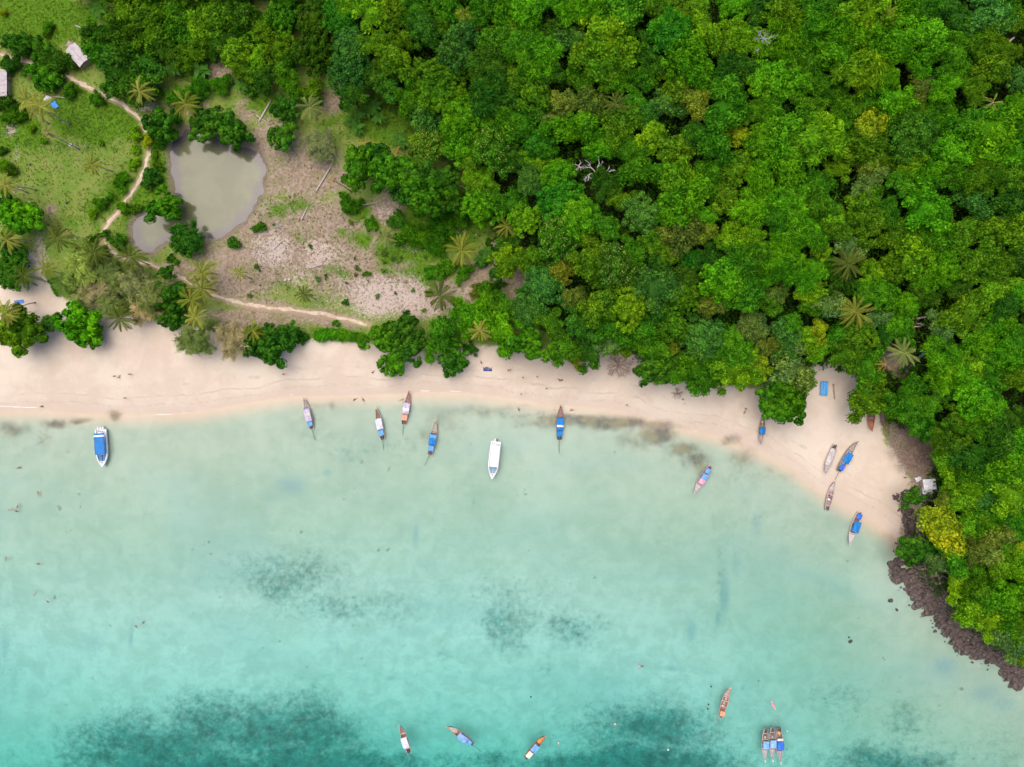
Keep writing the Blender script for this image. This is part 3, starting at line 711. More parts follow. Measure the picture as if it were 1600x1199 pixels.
# ------------------------------------------------------------------ trees as they stand: u v r kind tone, quarter pixels from each tile's corner
TREES = {
 (400, 0): '''150 100 125 R g|140 290 125 R ol|370 110 125 R dk|380 290 150 R dk|600 440 135 F bl|600 300 115 F bl|530 100 110 F em|450 30 90 F em|745 285 75 L ol|720 90 95 L yg|880 390 115 C ol|590 20 80 L yg|880 70 105 C ol|1060 190 110 F dg|1210 80 95 C g|1345 130 70 L or
  1270 270 120 C bl|1180 470 130 R ol|1150 590 115 R ol|1020 530 75 L ol|970 610 85 L g|1450 540 140 V dg|1300 740 140 F bg|1290 910 120 F bg|1475 725 65 F bg|1060 750 95 C bl|1070 920 110 S ol|1480 950 135 S g|1410 1120 80 L yg|1530 270 110 C g|1440 60 95 C g|1560 60 90 C bg|1550 740 90 F g|1450 400 110 V dk
  180 470 95 L g|340 570 80 L ol|180 680 85 A dg|170 850 95 A dg|400 890 125 Q gr|640 1040 115 A g|760 960 70 A dg|840 1080 125 A g|1050 1120 115 A dg|1180 1130 80 A dg|1180 160 80 L ol|1000 60 90 L g|820 540 80 L dg|760 470 70 L dk|1300 420 70 L ol|920 250 70 L ol|20 200 90 C ol|10 370 70 L yg|1350 1000 70 C ol|50 500 80 L dk|600 600 80 L dk|1420 1190 90 L ol''',
 (0, 0): '''628 270 95 L g|740 420 150 L dg|890 400 115 L dg|850 500 110 L g|720 510 90 L dg|700 200 120 L dk|840 130 130 L dk|960 200 110 L ol|950 30 80 L yg|1230 180 90 L yg|1110 150 110 C g|1330 110 120 C ol|1500 80 120 L dk|1480 310 110 C yg|1510 440 70 L ol|1180 320 100 L ol|770 60 100 L ol|1280 760 115 A dg|1440 810 115 A dg|980 780 100 A dg|1040 840 60 A g|1580 160 90 L dk|1100 20 110 C ol|1020 300 90 L dk|1390 230 80 L dk|650 350 90 L g|1330 300 70 L dk|560 200 60 L ol|1440 180 80 L dk''',
 (0, 300): '''110 160 135 A bg|60 500 115 F dg|70 380 90 A dg|480 450 165 Q yg|600 610 130 Q sa|830 560 160 Q gr|920 650 130 Q ol|530 650 100 Q gr|650 700 100 Q ol|870 740 110 Q sa|1210 930 140 Q ol|1430 920 135 Q sa|1060 660 115 A dg|1070 780 80 A dg|1040 510 52 A dg|110 850 155 A ol|470 830 140 A bg|310 820 55 F bl|580 890 75 A g|1570 950 80 A dg|1010 90 105 A g|1150 290 112 F dg|40 60 60 A dg|700 560 80 Q ol|1310 820 60 Q ol|380 560 80 Q yg|1020 600 70 Q gr|640 500 90 Q ol''',
 (400, 300): '''80 980 115 A dg|30 900 90 A dg|200 900 85 A dg|285 910 42 A dg|790 920 105 A g|910 870 110 A dg|970 970 100 A dg|860 1060 95 A g|1150 890 110 L g|1240 1060 95 A dg|1330 760 110 L bg|1500 840 130 L bg|1480 680 100 L g|1560 740 80 L g|1340 850 80 L bg|1060 20 135 A g|1210 50 80 A dg|950 20 80 A dg|1410 90 120 R bg|1560 430 85 L yg|1490 510 42 A dg|1590 80 80 L g|1560 940 75 L g|1590 330 60 L dk|1200 960 70 A g''',
 (800, 300): '''80 170 95 R yg|250 180 75 L gr|420 150 130 F bg|300 40 125 F em|280 300 130 S g|640 460 125 S dk|500 420 120 C ol|310 510 85 C or|380 660 65 C br|190 600 130 F bl|90 730 100 F bl|230 800 75 L ol|110 940 105 A g|300 970 100 L ol|430 830 95 L dg|480 990 90 L dg|620 940 70 L gr|550 700 115 C ol|730 720 125 R yg|890 590 125 L bl|800 130 110 F bl|690 60 70 C ol|930 150 65 C g|1080 60 140 C bg|1190 150 75 C bg|1060 260 120 C br|1210 250 65 C or|880 310 95 C ol|1000 370 75 C ol|700 270 36 C yg|590 230 75 C g|920 430 70 F dg|1130 420 60 F em
  1300 560 130 C bg|1430 620 125 F g|1060 660 115 R ol|900 720 85 L dg|800 840 120 L g|640 850 105 L g|1000 800 110 L ol|880 970 95 L g|900 1090 115 A dg|980 950 55 C or|1190 900 130 F bl|1390 970 120 F g|1500 830 90 F gr|1250 710 80 C br|1350 280 75 L yg|1480 270 85 L yg|1330 40 90 C ol|1500 110 120 V bg|1450 410 130 V g|1560 520 60 C g|1550 970 55 C br|1380 1090 105 L yg|1130 1110 105 L g|1530 1110 75 L ye|1050 1040 60 L dg|770 380 70 L g|440 300 70 L ol|120 420 85 L ol|380 1010 60 L or|1240 430 80 V dg|1570 670 80 L ol|1240 1030 80 L ol|1010 1130 80 L g|680 960 60 L ol|740 560 60 L dk|1100 540 80 L dk|250 440 60 L dk|1450 1160 70 L yg|1230 1170 80 L g''',
 (1200, 300): '''100 60 125 V bg|300 70 110 V g|380 150 85 C yg|600 50 95 C ol|630 210 95 C ol|180 250 115 V bg|80 340 100 V bg|90 460 115 V bg|230 500 95 V bg|330 370 55 C yg|500 330 95 L gr|400 230 85 C ol|980 100 125 L bg|860 230 70 L ol|1050 260 110 L g|910 400 130 C yg|800 450 90 C ol|1080 480 110 F bg|960 560 80 F bg|1200 280 95 C ol|1290 60 95 L bl|1310 220 85 C ol|1500 250 125 C ol|1500 70 105 L dg|1330 430 115 C ol|1420 600 100 L yg|680 490 72 C yg|650 580 62 C yg|710 640 105 F g|590 630 65 F g|280 620 82 C yg|280 700 75 C g|50 640 65 C br|380 690 95 L gr|700 760 75 L gr|850 710 80 F bg|820 800 85 F bg|840 900 75 L g|580 890 95 R ol|440 920 85 L g
  305 880 62 C ye|230 930 75 C yg|310 1000 62 L yg|110 880 85 C bl|100 1010 85 C bl|40 950 55 C br|150 820 55 C g|150 1130 130 L gr|620 1090 105 L g|1240 760 125 L ol|1090 1080 125 V bg|1050 970 85 L g|1080 860 75 L gr|1330 920 105 F bg|1450 820 105 F bg|1510 1020 115 F bg|1480 720 85 F dg|1560 930 90 F g|1310 1080 90 L yg|1570 660 70 F bg|1210 1150 100 V bg|1400 1160 95 L g|1560 1150 80 L ol|1560 450 80 C dk|1170 600 70 L dk|730 120 70 V g|780 300 80 L ol|440 560 80 L dk|350 470 70 V g|480 1010 90 L ol|720 900 55 L dg|960 660 70 L dk|1450 480 80 C ol|1120 380 70 L g|250 180 70 V bg|20 160 80 V g|560 140 80 C ol''',
 (800, 0): '''110 80 110 C bg|330 60 90 V bg|480 60 100 V bg|690 90 135 L g|900 40 100 L ol|1110 80 95 L ol|1380 50 90 C bg|1540 60 85 L dg|990 210 130 F em|1200 200 105 L yg|1100 370 155 F bg|960 460 65 L yg|560 260 150 L yg|570 410 130 L ol|370 250 90 L bl|180 350 115 V bg|70 320 110 V g|130 580 115 C ol|330 660 85 C br|480 650 95 C br|60 760 115 L g|410 800 120 L bg|640 520 75 C bg|820 500 75 C g|860 350 95 L dg|680 780 115 C ol|190 900 95 F em|150 1010 65 L yg|290 1110 110 F bg|120 1130 85 F bl|550 940 85 C bg|690 920 105 L g|880 870 92 C yg|800 1050 110 L g|1050 920 92 C ol|1030 1090 115 C yg
  1260 900 105 L g|1410 850 72 C ye|1390 1050 100 C ol|1550 880 95 F bg|1340 680 135 L g|1150 640 95 L or|980 650 95 L bl|1080 530 105 C ol|1430 230 95 L yg|1530 290 85 L yg|1340 280 75 L ol|1550 500 85 C bg|1400 430 105 V dg|1510 720 70 V g|1130 850 75 F dg|1240 1080 85 L g|1550 1100 95 V bg|1190 1180 85 L g|40 1010 85 L dk|250 210 80 L dk|20 180 80 C ol|230 480 75 L dg|430 500 90 L g|760 640 80 L g|820 720 75 L dg|1260 520 70 L dg|30 490 80 L ol|580 1160 80 L dk|250 760 70 L br|960 1000 50 L ol|1460 1000 60 C ol''',
 (1200, 0): '''100 60 115 L ol|250 130 105 V g|450 190 115 V bg|100 190 105 V bg|620 80 120 L yg|640 190 90 C bg|860 90 85 C bg|980 30 85 L g|410 330 130 L bg|250 400 95 V g|80 490 115 C bg|185 510 95 C bg|240 690 85 C g|600 450 130 V yg|800 300 125 L bg|980 220 115 L bg|920 400 85 V bg|1220 250 85 L bg|1130 330 75 L g|1380 100 125 L bl|1490 60 85 L g|1560 150 70 L ol|1330 270 95 V ol|1440 330 85 V ol|1380 430 95 C ol|1550 510 75 F bl|1140 420 95 V g|1080 560 85 V bg|950 560 75 L br|920 680 55 L ol|780 620 105 L bg|780 710 90 L bg|460 690 105 V g|330 870 140 V yg|640 790 100 C ye|600 920 125 C ol
  620 1010 80 L br|720 990 65 L ol|890 850 140 F dg|900 1010 85 C yg|60 850 125 C bg|100 1050 115 C bg|420 1060 65 L yg|620 1130 90 L gr|1140 950 115 C bg|1060 940 42 C g|1180 660 38 C g|1410 820 125 L bg|1440 960 110 V bg|1550 1000 85 V g|1100 740 75 L bg|1230 790 95 L g|1540 670 70 F bg|980 1110 105 C bg|1160 1100 95 V g|1350 1100 105 V ol|1510 1130 85 C ol|830 1150 75 C g|300 1150 85 V g|380 40 90 L g|340 250 70 V g|60 330 90 V g|620 330 70 L dk|430 580 80 V g|600 640 70 V g|720 500 80 V bg|1040 80 80 L dg|1180 120 80 L dg|1290 400 80 V g|1260 560 80 V ol|200 950 75 V g|480 900 75 V g|1040 640 70 V g|1000 850 60 L dg|200 250 80 V bg|20 650 80 C g|330 560 80 V g|1290 900 80 V bg|1560 820 70 V g''',
 (1200, 600): '''90 70 115 A g|140 140 100 A g|30 150 80 A g|880 70 105 L g|640 80 115 L ol|780 140 85 L g|880 180 75 L g|960 240 85 A g|1080 50 70 L dg|1290 70 125 R bg|1370 150 105 F bg|1220 250 115 R ol|1340 290 80 L g|1440 330 110 L dg|1570 340 80 F bg|1330 450 110 L dg|1110 490 85 L yg|1180 540 65 L or|1300 570 100 L g|1450 530 95 C bg|1570 580 85 L g|1400 710 85 L bl|1230 740 85 C yg|1130 690 70 C g|1090 750 65 L or|1530 700 105 L yg|1090 920 130 C ye|1210 890 65 C yg|895 712 55 A dg|895 1035 80 A dg|1000 1045 72 A dg|1180 1080 95 L g|1280 1040 75 L br|1390 1030 110 L br|1460 1110 85 L ol|1420 900 95 L yg|1340 850 80 L g|1550 860 75 L g|1560 1010 60 L ye|1540 1130 80 L bg|1320 1160 70 L g|1080 330 80 V ol|1180 400 80 L dk|1450 620 80 L g|1280 660 75 L yg|1500 960 70 L ol|1080 1110 70 L gr|1450 430 70 V g|1480 800 70 L g|1200 630 60 L g|1520 460 70 L bg|1530 220 80 L dk|1000 120 70 L g''',
 (1200, 900): '''1180 40 75 L yg|1330 60 95 L ol|1290 210 110 L yg|1420 120 110 L g|1380 270 95 L yg|1530 120 105 L bg|1520 260 85 L g|1520 400 105 L gr|1590 470 50 L ol|1440 360 60 L g|1230 120 60 L g|1600 330 80 L ol|1660 520 80 L ol|1680 200 110 L g''',
}
EXTRA = {  # beyond the frame's edge, only their rims show
 (0, 0): '1690 -60 0 L g', }
LOW = '''100 270 90 A dg|250 310 80 A dg|340 380 85 L dk|50 400 55 L dg|285 470 85 A g|200 430 60 A g|30 640 60 L dk|60 720 50 L g|120 700 40 L g|920 880 38 C ye|840 835 42 L yg|830 1020 34 C yg|960 965 22 C yg|930 1110 60 A dg|990 575 26 C yg|190 800 25 C yg|20 80 22 C ye|600 610 40 L g|430 560 45 L g|1190 590 60 L g|1100 600 60 L g|740 1150 40 L g|770 1100 35 L g|1380 520 60 V g|1250 530 60 V g|1570 540 50 A dg|20 1040 40 L yg|15 940 26 L dk|60 1060 38 F dk|980 1030 30 L ol|1000 900 35 L g|840 930 30 C yg|290 170 36 L g|550 330 40 L g|1240 440 50 A dg|1090 720 40 L g|270 880 22 C yg|630 890 18 C yg'''
LOW5 = '''1455 320 38 A dg|1060 415 26 A dg|1100 440 18 L g|730 310 48 L dg|770 95 36 C yg|715 465 36 C or|650 260 26 L g|575 140 26 C yg|620 70 40 L g|690 30 26 L g|340 600 30 L g|330 560 26 L g|850 100 30 L ol|560 300 34 L ol|640 370 34 L g|1590 230 22 A g|450 440 24 L g'''
LOW6 = '''25 215 32 A g|1540 1015 22 A dg|690 510 20 C g|480 890 42 F bg|540 890 44 F bg|420 895 44 F bg|380 900 30 F bg|600 905 34 F g|640 915 34 F g|660 905 26 F bg|880 180 55 L dg|1100 270 80 V g|1180 210 80 V g|1260 160 70 V g|980 250 60 V g|900 290 45 A g|1120 350 55 V g|1180 470 60 L g|1300 500 50 L g|600 90 50 L g|560 60 45 L g|720 200 40 L g|1420 420 50 A dg|1480 330 40 L dk|560 690 20 L g|1400 620 50 L br|1490 600 50 L dk|1340 980 40 L dg|1090 500 40 L g|1040 320 40 L g|500 820 22 C g|1050 740 14 C yg'''
for (ox, oy), s in TREES.items():
    for it in s.replace('\n', '|').split('|'):
        w = it.split()
        if len(w) == 5:
            px, py, r = float(w[0]) / 4 + ox, float(w[1]) / 4 + oy, float(w[2]) / 4
            forest = px > 520 and py < 460 or px > 800
            tree(px, py, r * (1.12 if forest else 1.0), w[3], w[4], hf=1.0 if forest else 0.3, group='forest trees on the slope' if forest else 'trees along the beach and pond')
for oy, ox, s in ((0, 0, LOW), (300, 0, LOW5), (300, 400, LOW6)):
    for it in s.split('|'):
        w = it.split()
        tree(float(w[0]) / 4 + ox, float(w[1]) / 4 + oy, float(w[2]) / 4 * 1.05, w[3], w[4], cat='shrub')

# ------------------------------------------------------------------ coconut palms
def frond_mesh(seed, L=1.0):
    rng = np.random.default_rng(seed)
    n = 26; t = np.linspace(.10, 1, n)
    droop = rng.uniform(.35, .6)
    ax = np.stack([t * (1 - .10 * t * t), .05 * np.sin(t * 2 + seed), .26 * t - droop * t ** 2.4], 1)
    V, F, LV = [], [], []; off = 0
    for side in (-1, 1):
        l = .17 * np.sin(np.clip(t, .12, .97) * PI) ** .6 * rng.uniform(.8, 1.1, n)
        al = np.stack([np.full(n, .62) + .3 * t, np.full(n, side * .85), np.full(n, -.35) - rng.uniform(0, .3, n)], 1); al = unit(al)
        nn = unit(np.stack([np.zeros(n), np.full(n, side * .45), np.full(n, 1.)], 1) + rng.normal(size=(n, 3)) * .15)
        v, f = leaves(ax + al * l[:, None] * .5, nn, al, l, np.full(n, .028), .25)
        V.append(v); F.append(f + off); off += len(v); LV.append(np.repeat(np.clip(.45 + rng.normal(size=n) * .13, 0, 1), 2))
    m = MB(); m.tube([tuple(p) for p in np.vstack([[0, 0, -.01], ax[::5]])], [.013] * 3 + [.009] * (len(ax[::5]) - 2), 4)
    tv = np.array(m.v); tf = []
    for q in m.f:
        for k in range(1, len(q) - 1): tf.append((q[0], q[k], q[k + 1]))
    V.append(tv); F.append(np.array(tf) + off); LV.append(np.full(len(tf), 1.0))
    me = npmesh('frond', np.concatenate(V), np.concatenate(F), [('lv', 'FACE', np.concatenate(LV))]); me.materials.append(M_FROND)
    return me
FRONDS = [frond_mesh(s) for s in range(6)]
PT = {'g': (.20, .245, .03), 'y': (.27, .31, .05), 'd': (.10, .15, .022), 'b': (.21, .28, .07), 'x': (.38, .27, .05), 'n': (.26, .16, .07)}
PTW = {'g': 'green coconut palm', 'y': 'yellowish coconut palm', 'd': 'dark green coconut palm', 'b': 'pale bluish palm', 'x': 'withered golden palm', 'n': 'dying brown palm'}
def palm(px, py, rpx, tone, base=None, nf=17, ht=9.0, lean=1.0):
    """crown at the pixel; base = pixel of the trunk foot when the photo shows it"""
    z = 2.0
    if base:
        bx, by, bz = place(base[0], base[1], 0.0)
        # height that puts the crown where the photo shows it, trunk close to upright
        k0 = math.hypot(base[0] - 800, base[1] - 599.5); k1 = math.hypot(px - 800, py - 599.5)
        ht = min(max(CAM_H * (1 - k0 / max(k1, k0 + 6)), 5.0), 14.0)
        cx, cy = pw(px, py, bz + ht)
    else:
        cx, cy, bz = place(px, py, ht); bx, by = cx + rt.uniform(-1, 1) * lean, cy + rt.uniform(-1, 1) * lean
    root = empty('coconut_palm', (bx, by, bz))
    dx, dy = cx - bx, cy - by
    m = MB()
    pts = [(dx * f ** 1.4, dy * f ** 1.4, -.3 + (ht + .3) * f) for f in (0, .08, .3, .55, .8, 1)]
    m.tube(pts, [.34, .22, .17, .15, .13, .16], 7); m.build('trunk', M_PALMBARK, root, smooth=True)
    r = rpx * MPP * (CAM_H - bz - ht) / CAM_H * 1.22
    t = PT[tone]
    for i in range(nf):
        o = link('frond', FRONDS[i % 6], root, (dx, dy, ht - .05))
        up = rt.uniform(-.55, .15) if i % 3 else rt.uniform(.1, .6)
        if tone in 'xn': up += .5
        o.rotation_euler = (rt.uniform(-.25, .25), up, 2 * PI * i / nf * (1 if nf < 9 else 2.0) + rt.uniform(-.2, .2))
        s = r * rt.uniform(.85, 1.12); o.scale = (s, s, s)
        k = rt.uniform(.75, 1.25); kr = rt.uniform(.9, 1.2)
        o.color = (t[0] * k * kr, t[1] * k, t[2] * k, 1)
    if tone in 'gyd':
        cm = MB()
        for i in range(6):
            a = i * 1.05; V = ICO_V[:12] * .15 + np.array([math.cos(a) * .28, math.sin(a) * .28, -.25])
            cm.add(V.tolist(), [(0,11,5),(0,5,1),(0,1,7),(0,7,10),(0,10,11),(1,5,9),(5,11,4),(11,10,2),(10,7,6),(7,1,8),(3,9,4),(3,4,2),(3,2,6),(3,6,8),(3,8,9),(4,9,5),(2,4,11),(6,2,10),(8,6,7),(9,8,1)])
        cm.build('coconuts', paint((.16, .17, .04), .6, .3, .2, 4, 'coconut'), root, (dx, dy, ht - .1), True)
    tag(root, None, 'palm', 'coconut palms'); register(root, px, py, ('wide' if rpx > 21 else 'small' if rpx < 14 else 'mid-sized') + ' ' + PTW[tone].replace(' palm', ''), 'palm')
for a in ((42,157,19,'y',(76,194)),(62,166,23,'y',(109,195)),(73,208,10,'n',(124,234),7),(143,258,15,'g',(175,268)),(7,290,17,'y',(56,297)),(290,163,21,'g'),(218,143,20,'y'),(38,432,20,'d'),(10,375,19,'y',(48,376)),(90,372,20,'d',(131,374)),(148,395,21,'d'),(203,401,22,'d'),(72,420,14,'g'),(315,427,22,'g'),(315,451,21,'g'),(299,470,20,'g'),(305,497,18,'y',(347,484)),(187,498,21,'d'),(10,490,20,'y',(55,473)),(395,517,16,'g'),(373,426,12,'y'),
          (484,168,19,'b'),(571,224,15,'x',None,9),(619,243,15,'x',None,10),(518,281,9,'x',(549,300),7),(602,371,16,'b'),(722,392,24,'g'),(792,355,18,'g'),(688,463,23,'d'),(475,460,13,'d'),(750,517,17,'y'),(963,163,18,'d'),(1325,414,25,'d'),(1337,488,25,'g'),(1412,552,22,'b'),(1384,570,15,'x',None,8),(1428,511,13,'n',(1454,508),9),(1552,160,14,'y',None,10),(107,365,8,'x',(131,374),5),(1390,18,12,'g'),(10,1190-900,10,'y')):
    forest = a[0] > 800
    palm(*a[:4], base=a[4] if len(a) > 4 else None, nf=a[5] if len(a) > 5 else 21, ht=13 if forest else 9)

# banana plants and other giant herbs
def banana_leaf(seed):
    rng = np.random.default_rng(seed); n = 9; t = np.linspace(0, 1, n)
    w = .17 * np.sin(np.clip(t * 1.02 + .06, 0, 1) * PI) ** .7; w[-1] = .01
    ax = np.stack([t, .06 * t * t, .30 * t - .55 * t ** 2.2], 1)
    V = np.concatenate([ax + np.stack([0 * t, w, .05 + 0 * t], 1), ax, ax - np.stack([0 * t, w, -.05 + 0 * t], 1)])
    F = []
    for r in range(2):
        for i in range(n - 1): F.append((r * n + i, (r + 1) * n + i, (r + 1) * n + i + 1, r * n + i + 1))
    me = npmesh('leaf', V, np.array(F), [('lv', 'FACE', np.clip(.5 + rng.normal(size=len(F)) * .12, 0, 1))]); me.materials.append(M_FROND); return me
BLEAF = [banana_leaf(s) for s in range(3)]
def banana(px, py, rpx, nl=8):
    x, y, z = place(px, py, 2.6); root = empty('banana_plant', (x, y, z))
    MB().tube([(0, 0, -.1), (.03, 0, 1.2), (.05, .02, 2.5)], [.18, .15, .09], 6).build('stem', paint((.16, .2, .06), .6, .2, .3, 3, 'banana_stem'), root, smooth=True)
    r = rpx * MPP
    for i in range(nl):
        o = link('leaf', BLEAF[i % 3], root, (.05, .02, 2.45)); o.rotation_euler = (rt.uniform(-.3, .3), rt.uniform(-.5, .1), 2.4 * i + rt.uniform(-.3, .3))
        s = r * rt.uniform(.85, 1.15); o.scale = (s, s * 1.25, s); k = rt.uniform(.8, 1.25); o.color = (.06 * k, .17 * k, .02 * k, 1)
    tag(root, None, 'plant', 'banana plants'); register(root, px, py, 'broad-leaved green', 'banana plant')
for a in ((155,17,15),(148,12,12),(200,48,12),(262,90,15),(270,108,14),(310,108,17),(318,112,13),(375,133,14),(548,190,14),(560,180,13),(575,172,15),(585,165,14),(592,185,13),(607,142,14),(612,150,12),(558,200,13),(622,217,15),(630,222,13),(760,395,13),(752,405,14),(1193,12,14),(1198,20,12),(1443,655,14),(410,138,11),(1392,312,14)):
    banana(*a)

# ------------------------------------------------------------------ undergrowth below the forest, short grass, litter
def undergrowth():
    rng = np.random.default_rng(5)
    xs = np.arange(-80, 205, 2.1); ys = np.arange(-150, 165, 2.1)
    a, b = np.meshgrid(xs, ys); a = a.ravel() + rng.uniform(-1, 1, a.size); b = b.ravel() + rng.uniform(-1, 1, b.size)
    f = sdist(a, b, FOOT); k = f > 1.0
    a, b, f = a[k], b[k], f[k]; z = height(a, b)
    kk = MPP * (CAM_H - z) / CAM_H; px = a / kk + 800; py = 599.5 - b / kk
    clear = (np.hypot(px - 1365, py - 560) < 32) | (np.hypot(px - 815, py - 430) < 24) | (np.hypot(px - 1425, py - 700) < 42)
    a, b, z, f = a[~clear], b[~clear], z[~clear], f[~clear]
    n = 22; m = len(a)
    rr = rng.uniform(.9, 2.6, m); hh = rng.uniform(.8, 5.5, m) * sstep(1, 14, f) + .8
    d = unit(rng.normal(size=(m, n, 3)) + np.array([0, 0, .6])); d[..., 2] = np.abs(d[..., 2])
    p = np.stack([a, b, z + hh], 1)[:, None] + d * rr[:, None, None] * np.array([1, 1, .8])
    p = p.reshape(-1, 3); q = len(p)
    L = rng.uniform(.5, 1.0, q)
    nn = unit(d.reshape(-1, 3) + rng.normal(size=(q, 3)) * .4 + np.array([0, 0, .4]))
    V, F = leaves(p, nn, rng.normal(size=(q, 3)), L, L * .6, .2)
    lv = np.repeat(np.clip(.45 + np.repeat(rng.uniform(-.25, .25, m), n) + rng.normal(size=q) * .15, 0, 1), 2)
    o = link('undergrowth', npmesh('undergrowth', V, F, [('lv', 'FACE', lv)]), mat=M_LEAF)
    o.color = (.036, .125, .008, 1)
    tag(o, 'dark green undergrowth filling the gaps below the forest trees', 'undergrowth', kind='stuff')
undergrowth()
for i in range(46):
    a, b = rt.gauss(540, 95), rt.gauss(420, 50)
    if 380 < a < 740 and 300 < b < 480 and b < 470: tree(a, b, rt.uniform(1.8, 4.2), rt.choice('LLVL'), rt.choice(['gr', 'ol', 'br', 'gr', 'ol']), cat='shrub')
finish_labels()
def grass():
    rng = np.random.default_rng(8)
    m = 60000
    px = rng.uniform(-20, 840, m); py = rng.uniform(-20, 540, m)
    x, y = pw(px, py, 2.2)
    gi = np.clip(np.searchsorted(gx, x), 0, nx - 1); gj = np.clip(np.searchsorted(gy, y), 0, ny - 1); ii = gj * nx + gi
    k = (S_SAND[ii] < -1.5) & (S_POND[ii] < -1.2) & (S_PATH[ii] > .9) & (S_FOOT[ii] < 8)
    dens = .22 + .9 * GREEN[ii] - .12 * BROWN[ii]
    k &= rng.random(m) < dens
    x, y, ii = x[k], y[k], ii[k]; m = len(x); z = height(x, y)
    n = 4; 
    p = np.repeat(np.stack([x, y, z + .12], 1), n, 0) + rng.normal(size=(m * n, 3)) * np.array([.16, .16, .03])
    q = len(p); L = rng.uniform(.25, .55, q)
    V, F = leaves(p, unit(np.array([0, 0, 1.]) + rng.normal(size=(q, 3)) * .5), rng.normal(size=(q, 3)), L, L * .28, .2)
    lv = np.repeat(np.clip(.5 + np.repeat(rng.uniform(-.3, .3, m), n) + rng.normal(size=q) * .12, 0, 1), 2)
    o = link('grass', npmesh('grass', V, F, [('lv', 'FACE', lv)]), mat=M_LEAF); o.color = (.095, .155, .016, 1)
    tag(o, 'short green grass tufts across the meadow around the pond', 'grass', kind='stuff')
grass()

# ------------------------------------------------------------------ boats
WOOD = (.30, .17, .10); GREYW = (.42, .36, .33); DARKW = (.12, .075, .055); PALEW = (.62, .56, .52)
BLUE = (.012, .19, .52); LBLUE = (.14, .36, .62); LILAC = (.50, .44, .55); WHITE_ = (.78, .78, .80); PINK = (.72, .33, .42); SALMON = (.78, .34, .23); GREYT = (.50, .49, .48); CREAM = (.75, .70, .55); ROYAL = (.04, .16, .60)
def lerp(a, b, t): return a + (b - a) * t
def half_beam(t, B, stern=.58):
    if t < .45: return B / 2 * lerp(stern, 1, math.sin(min(t / .45, 1) * PI / 2))
    u = (t - .45) / .55
    return max(B / 2 * (1 - u ** 2.1), .05)
def sheer(t): return .58 + 1.15 * max(0, (t - .66) / .34) ** 2.0 + .3 * max(0, (.16 - t) / .16) ** 2
def tarp(L, W, z0, arch, nx_=9, ny_=7, seed=0, th=.035, wob=.045):
    """stretched cloth roof, sagging between its bows"""
    rg = random.Random(seed); V = []; F = []
    ph = rg.uniform(0, 6)
    for k in (0, 1):
        for i in range(nx_):
            for j in range(ny_):
                u = i / (nx_ - 1); v = j / (ny_ - 1)
                z = z0 + arch * (1 - (2 * v - 1) ** 2) - .05 * abs(math.sin(u * PI * 3)) + wob * math.sin(u * 9 + v * 5 + ph) * rg.uniform(.4, 1)
                e = .03 * math.sin(u * 14 + ph) if j in (0, ny_ - 1) else 0
                V.append(((u - .5) * L + (.03 * math.sin(v * 11 + ph) if i in (0, nx_ - 1) else 0), (v - .5) * W + e, z - k * th))
    o = nx_ * ny_
    for i in range(nx_ - 1):
        for j in range(ny_ - 1):
            a = i * ny_ + j
            F.append((a, a + ny_, a + ny_ + 1, a + 1)); F.append((o + a, o + a + 1, o + a + ny_ + 1, o + a + ny_))
    for i in range(nx_ - 1):
        for j in (0, ny_ - 1):
            a = i * ny_ + j; F.append((a, a + ny_, o + a + ny_, o + a))
    for j in range(ny_ - 1):
        for i in (0, nx_ - 1):
            a = i * ny_ + j; F.append((a, a + 1, o + a + 1, o + a))
    return MB().add(V, F)
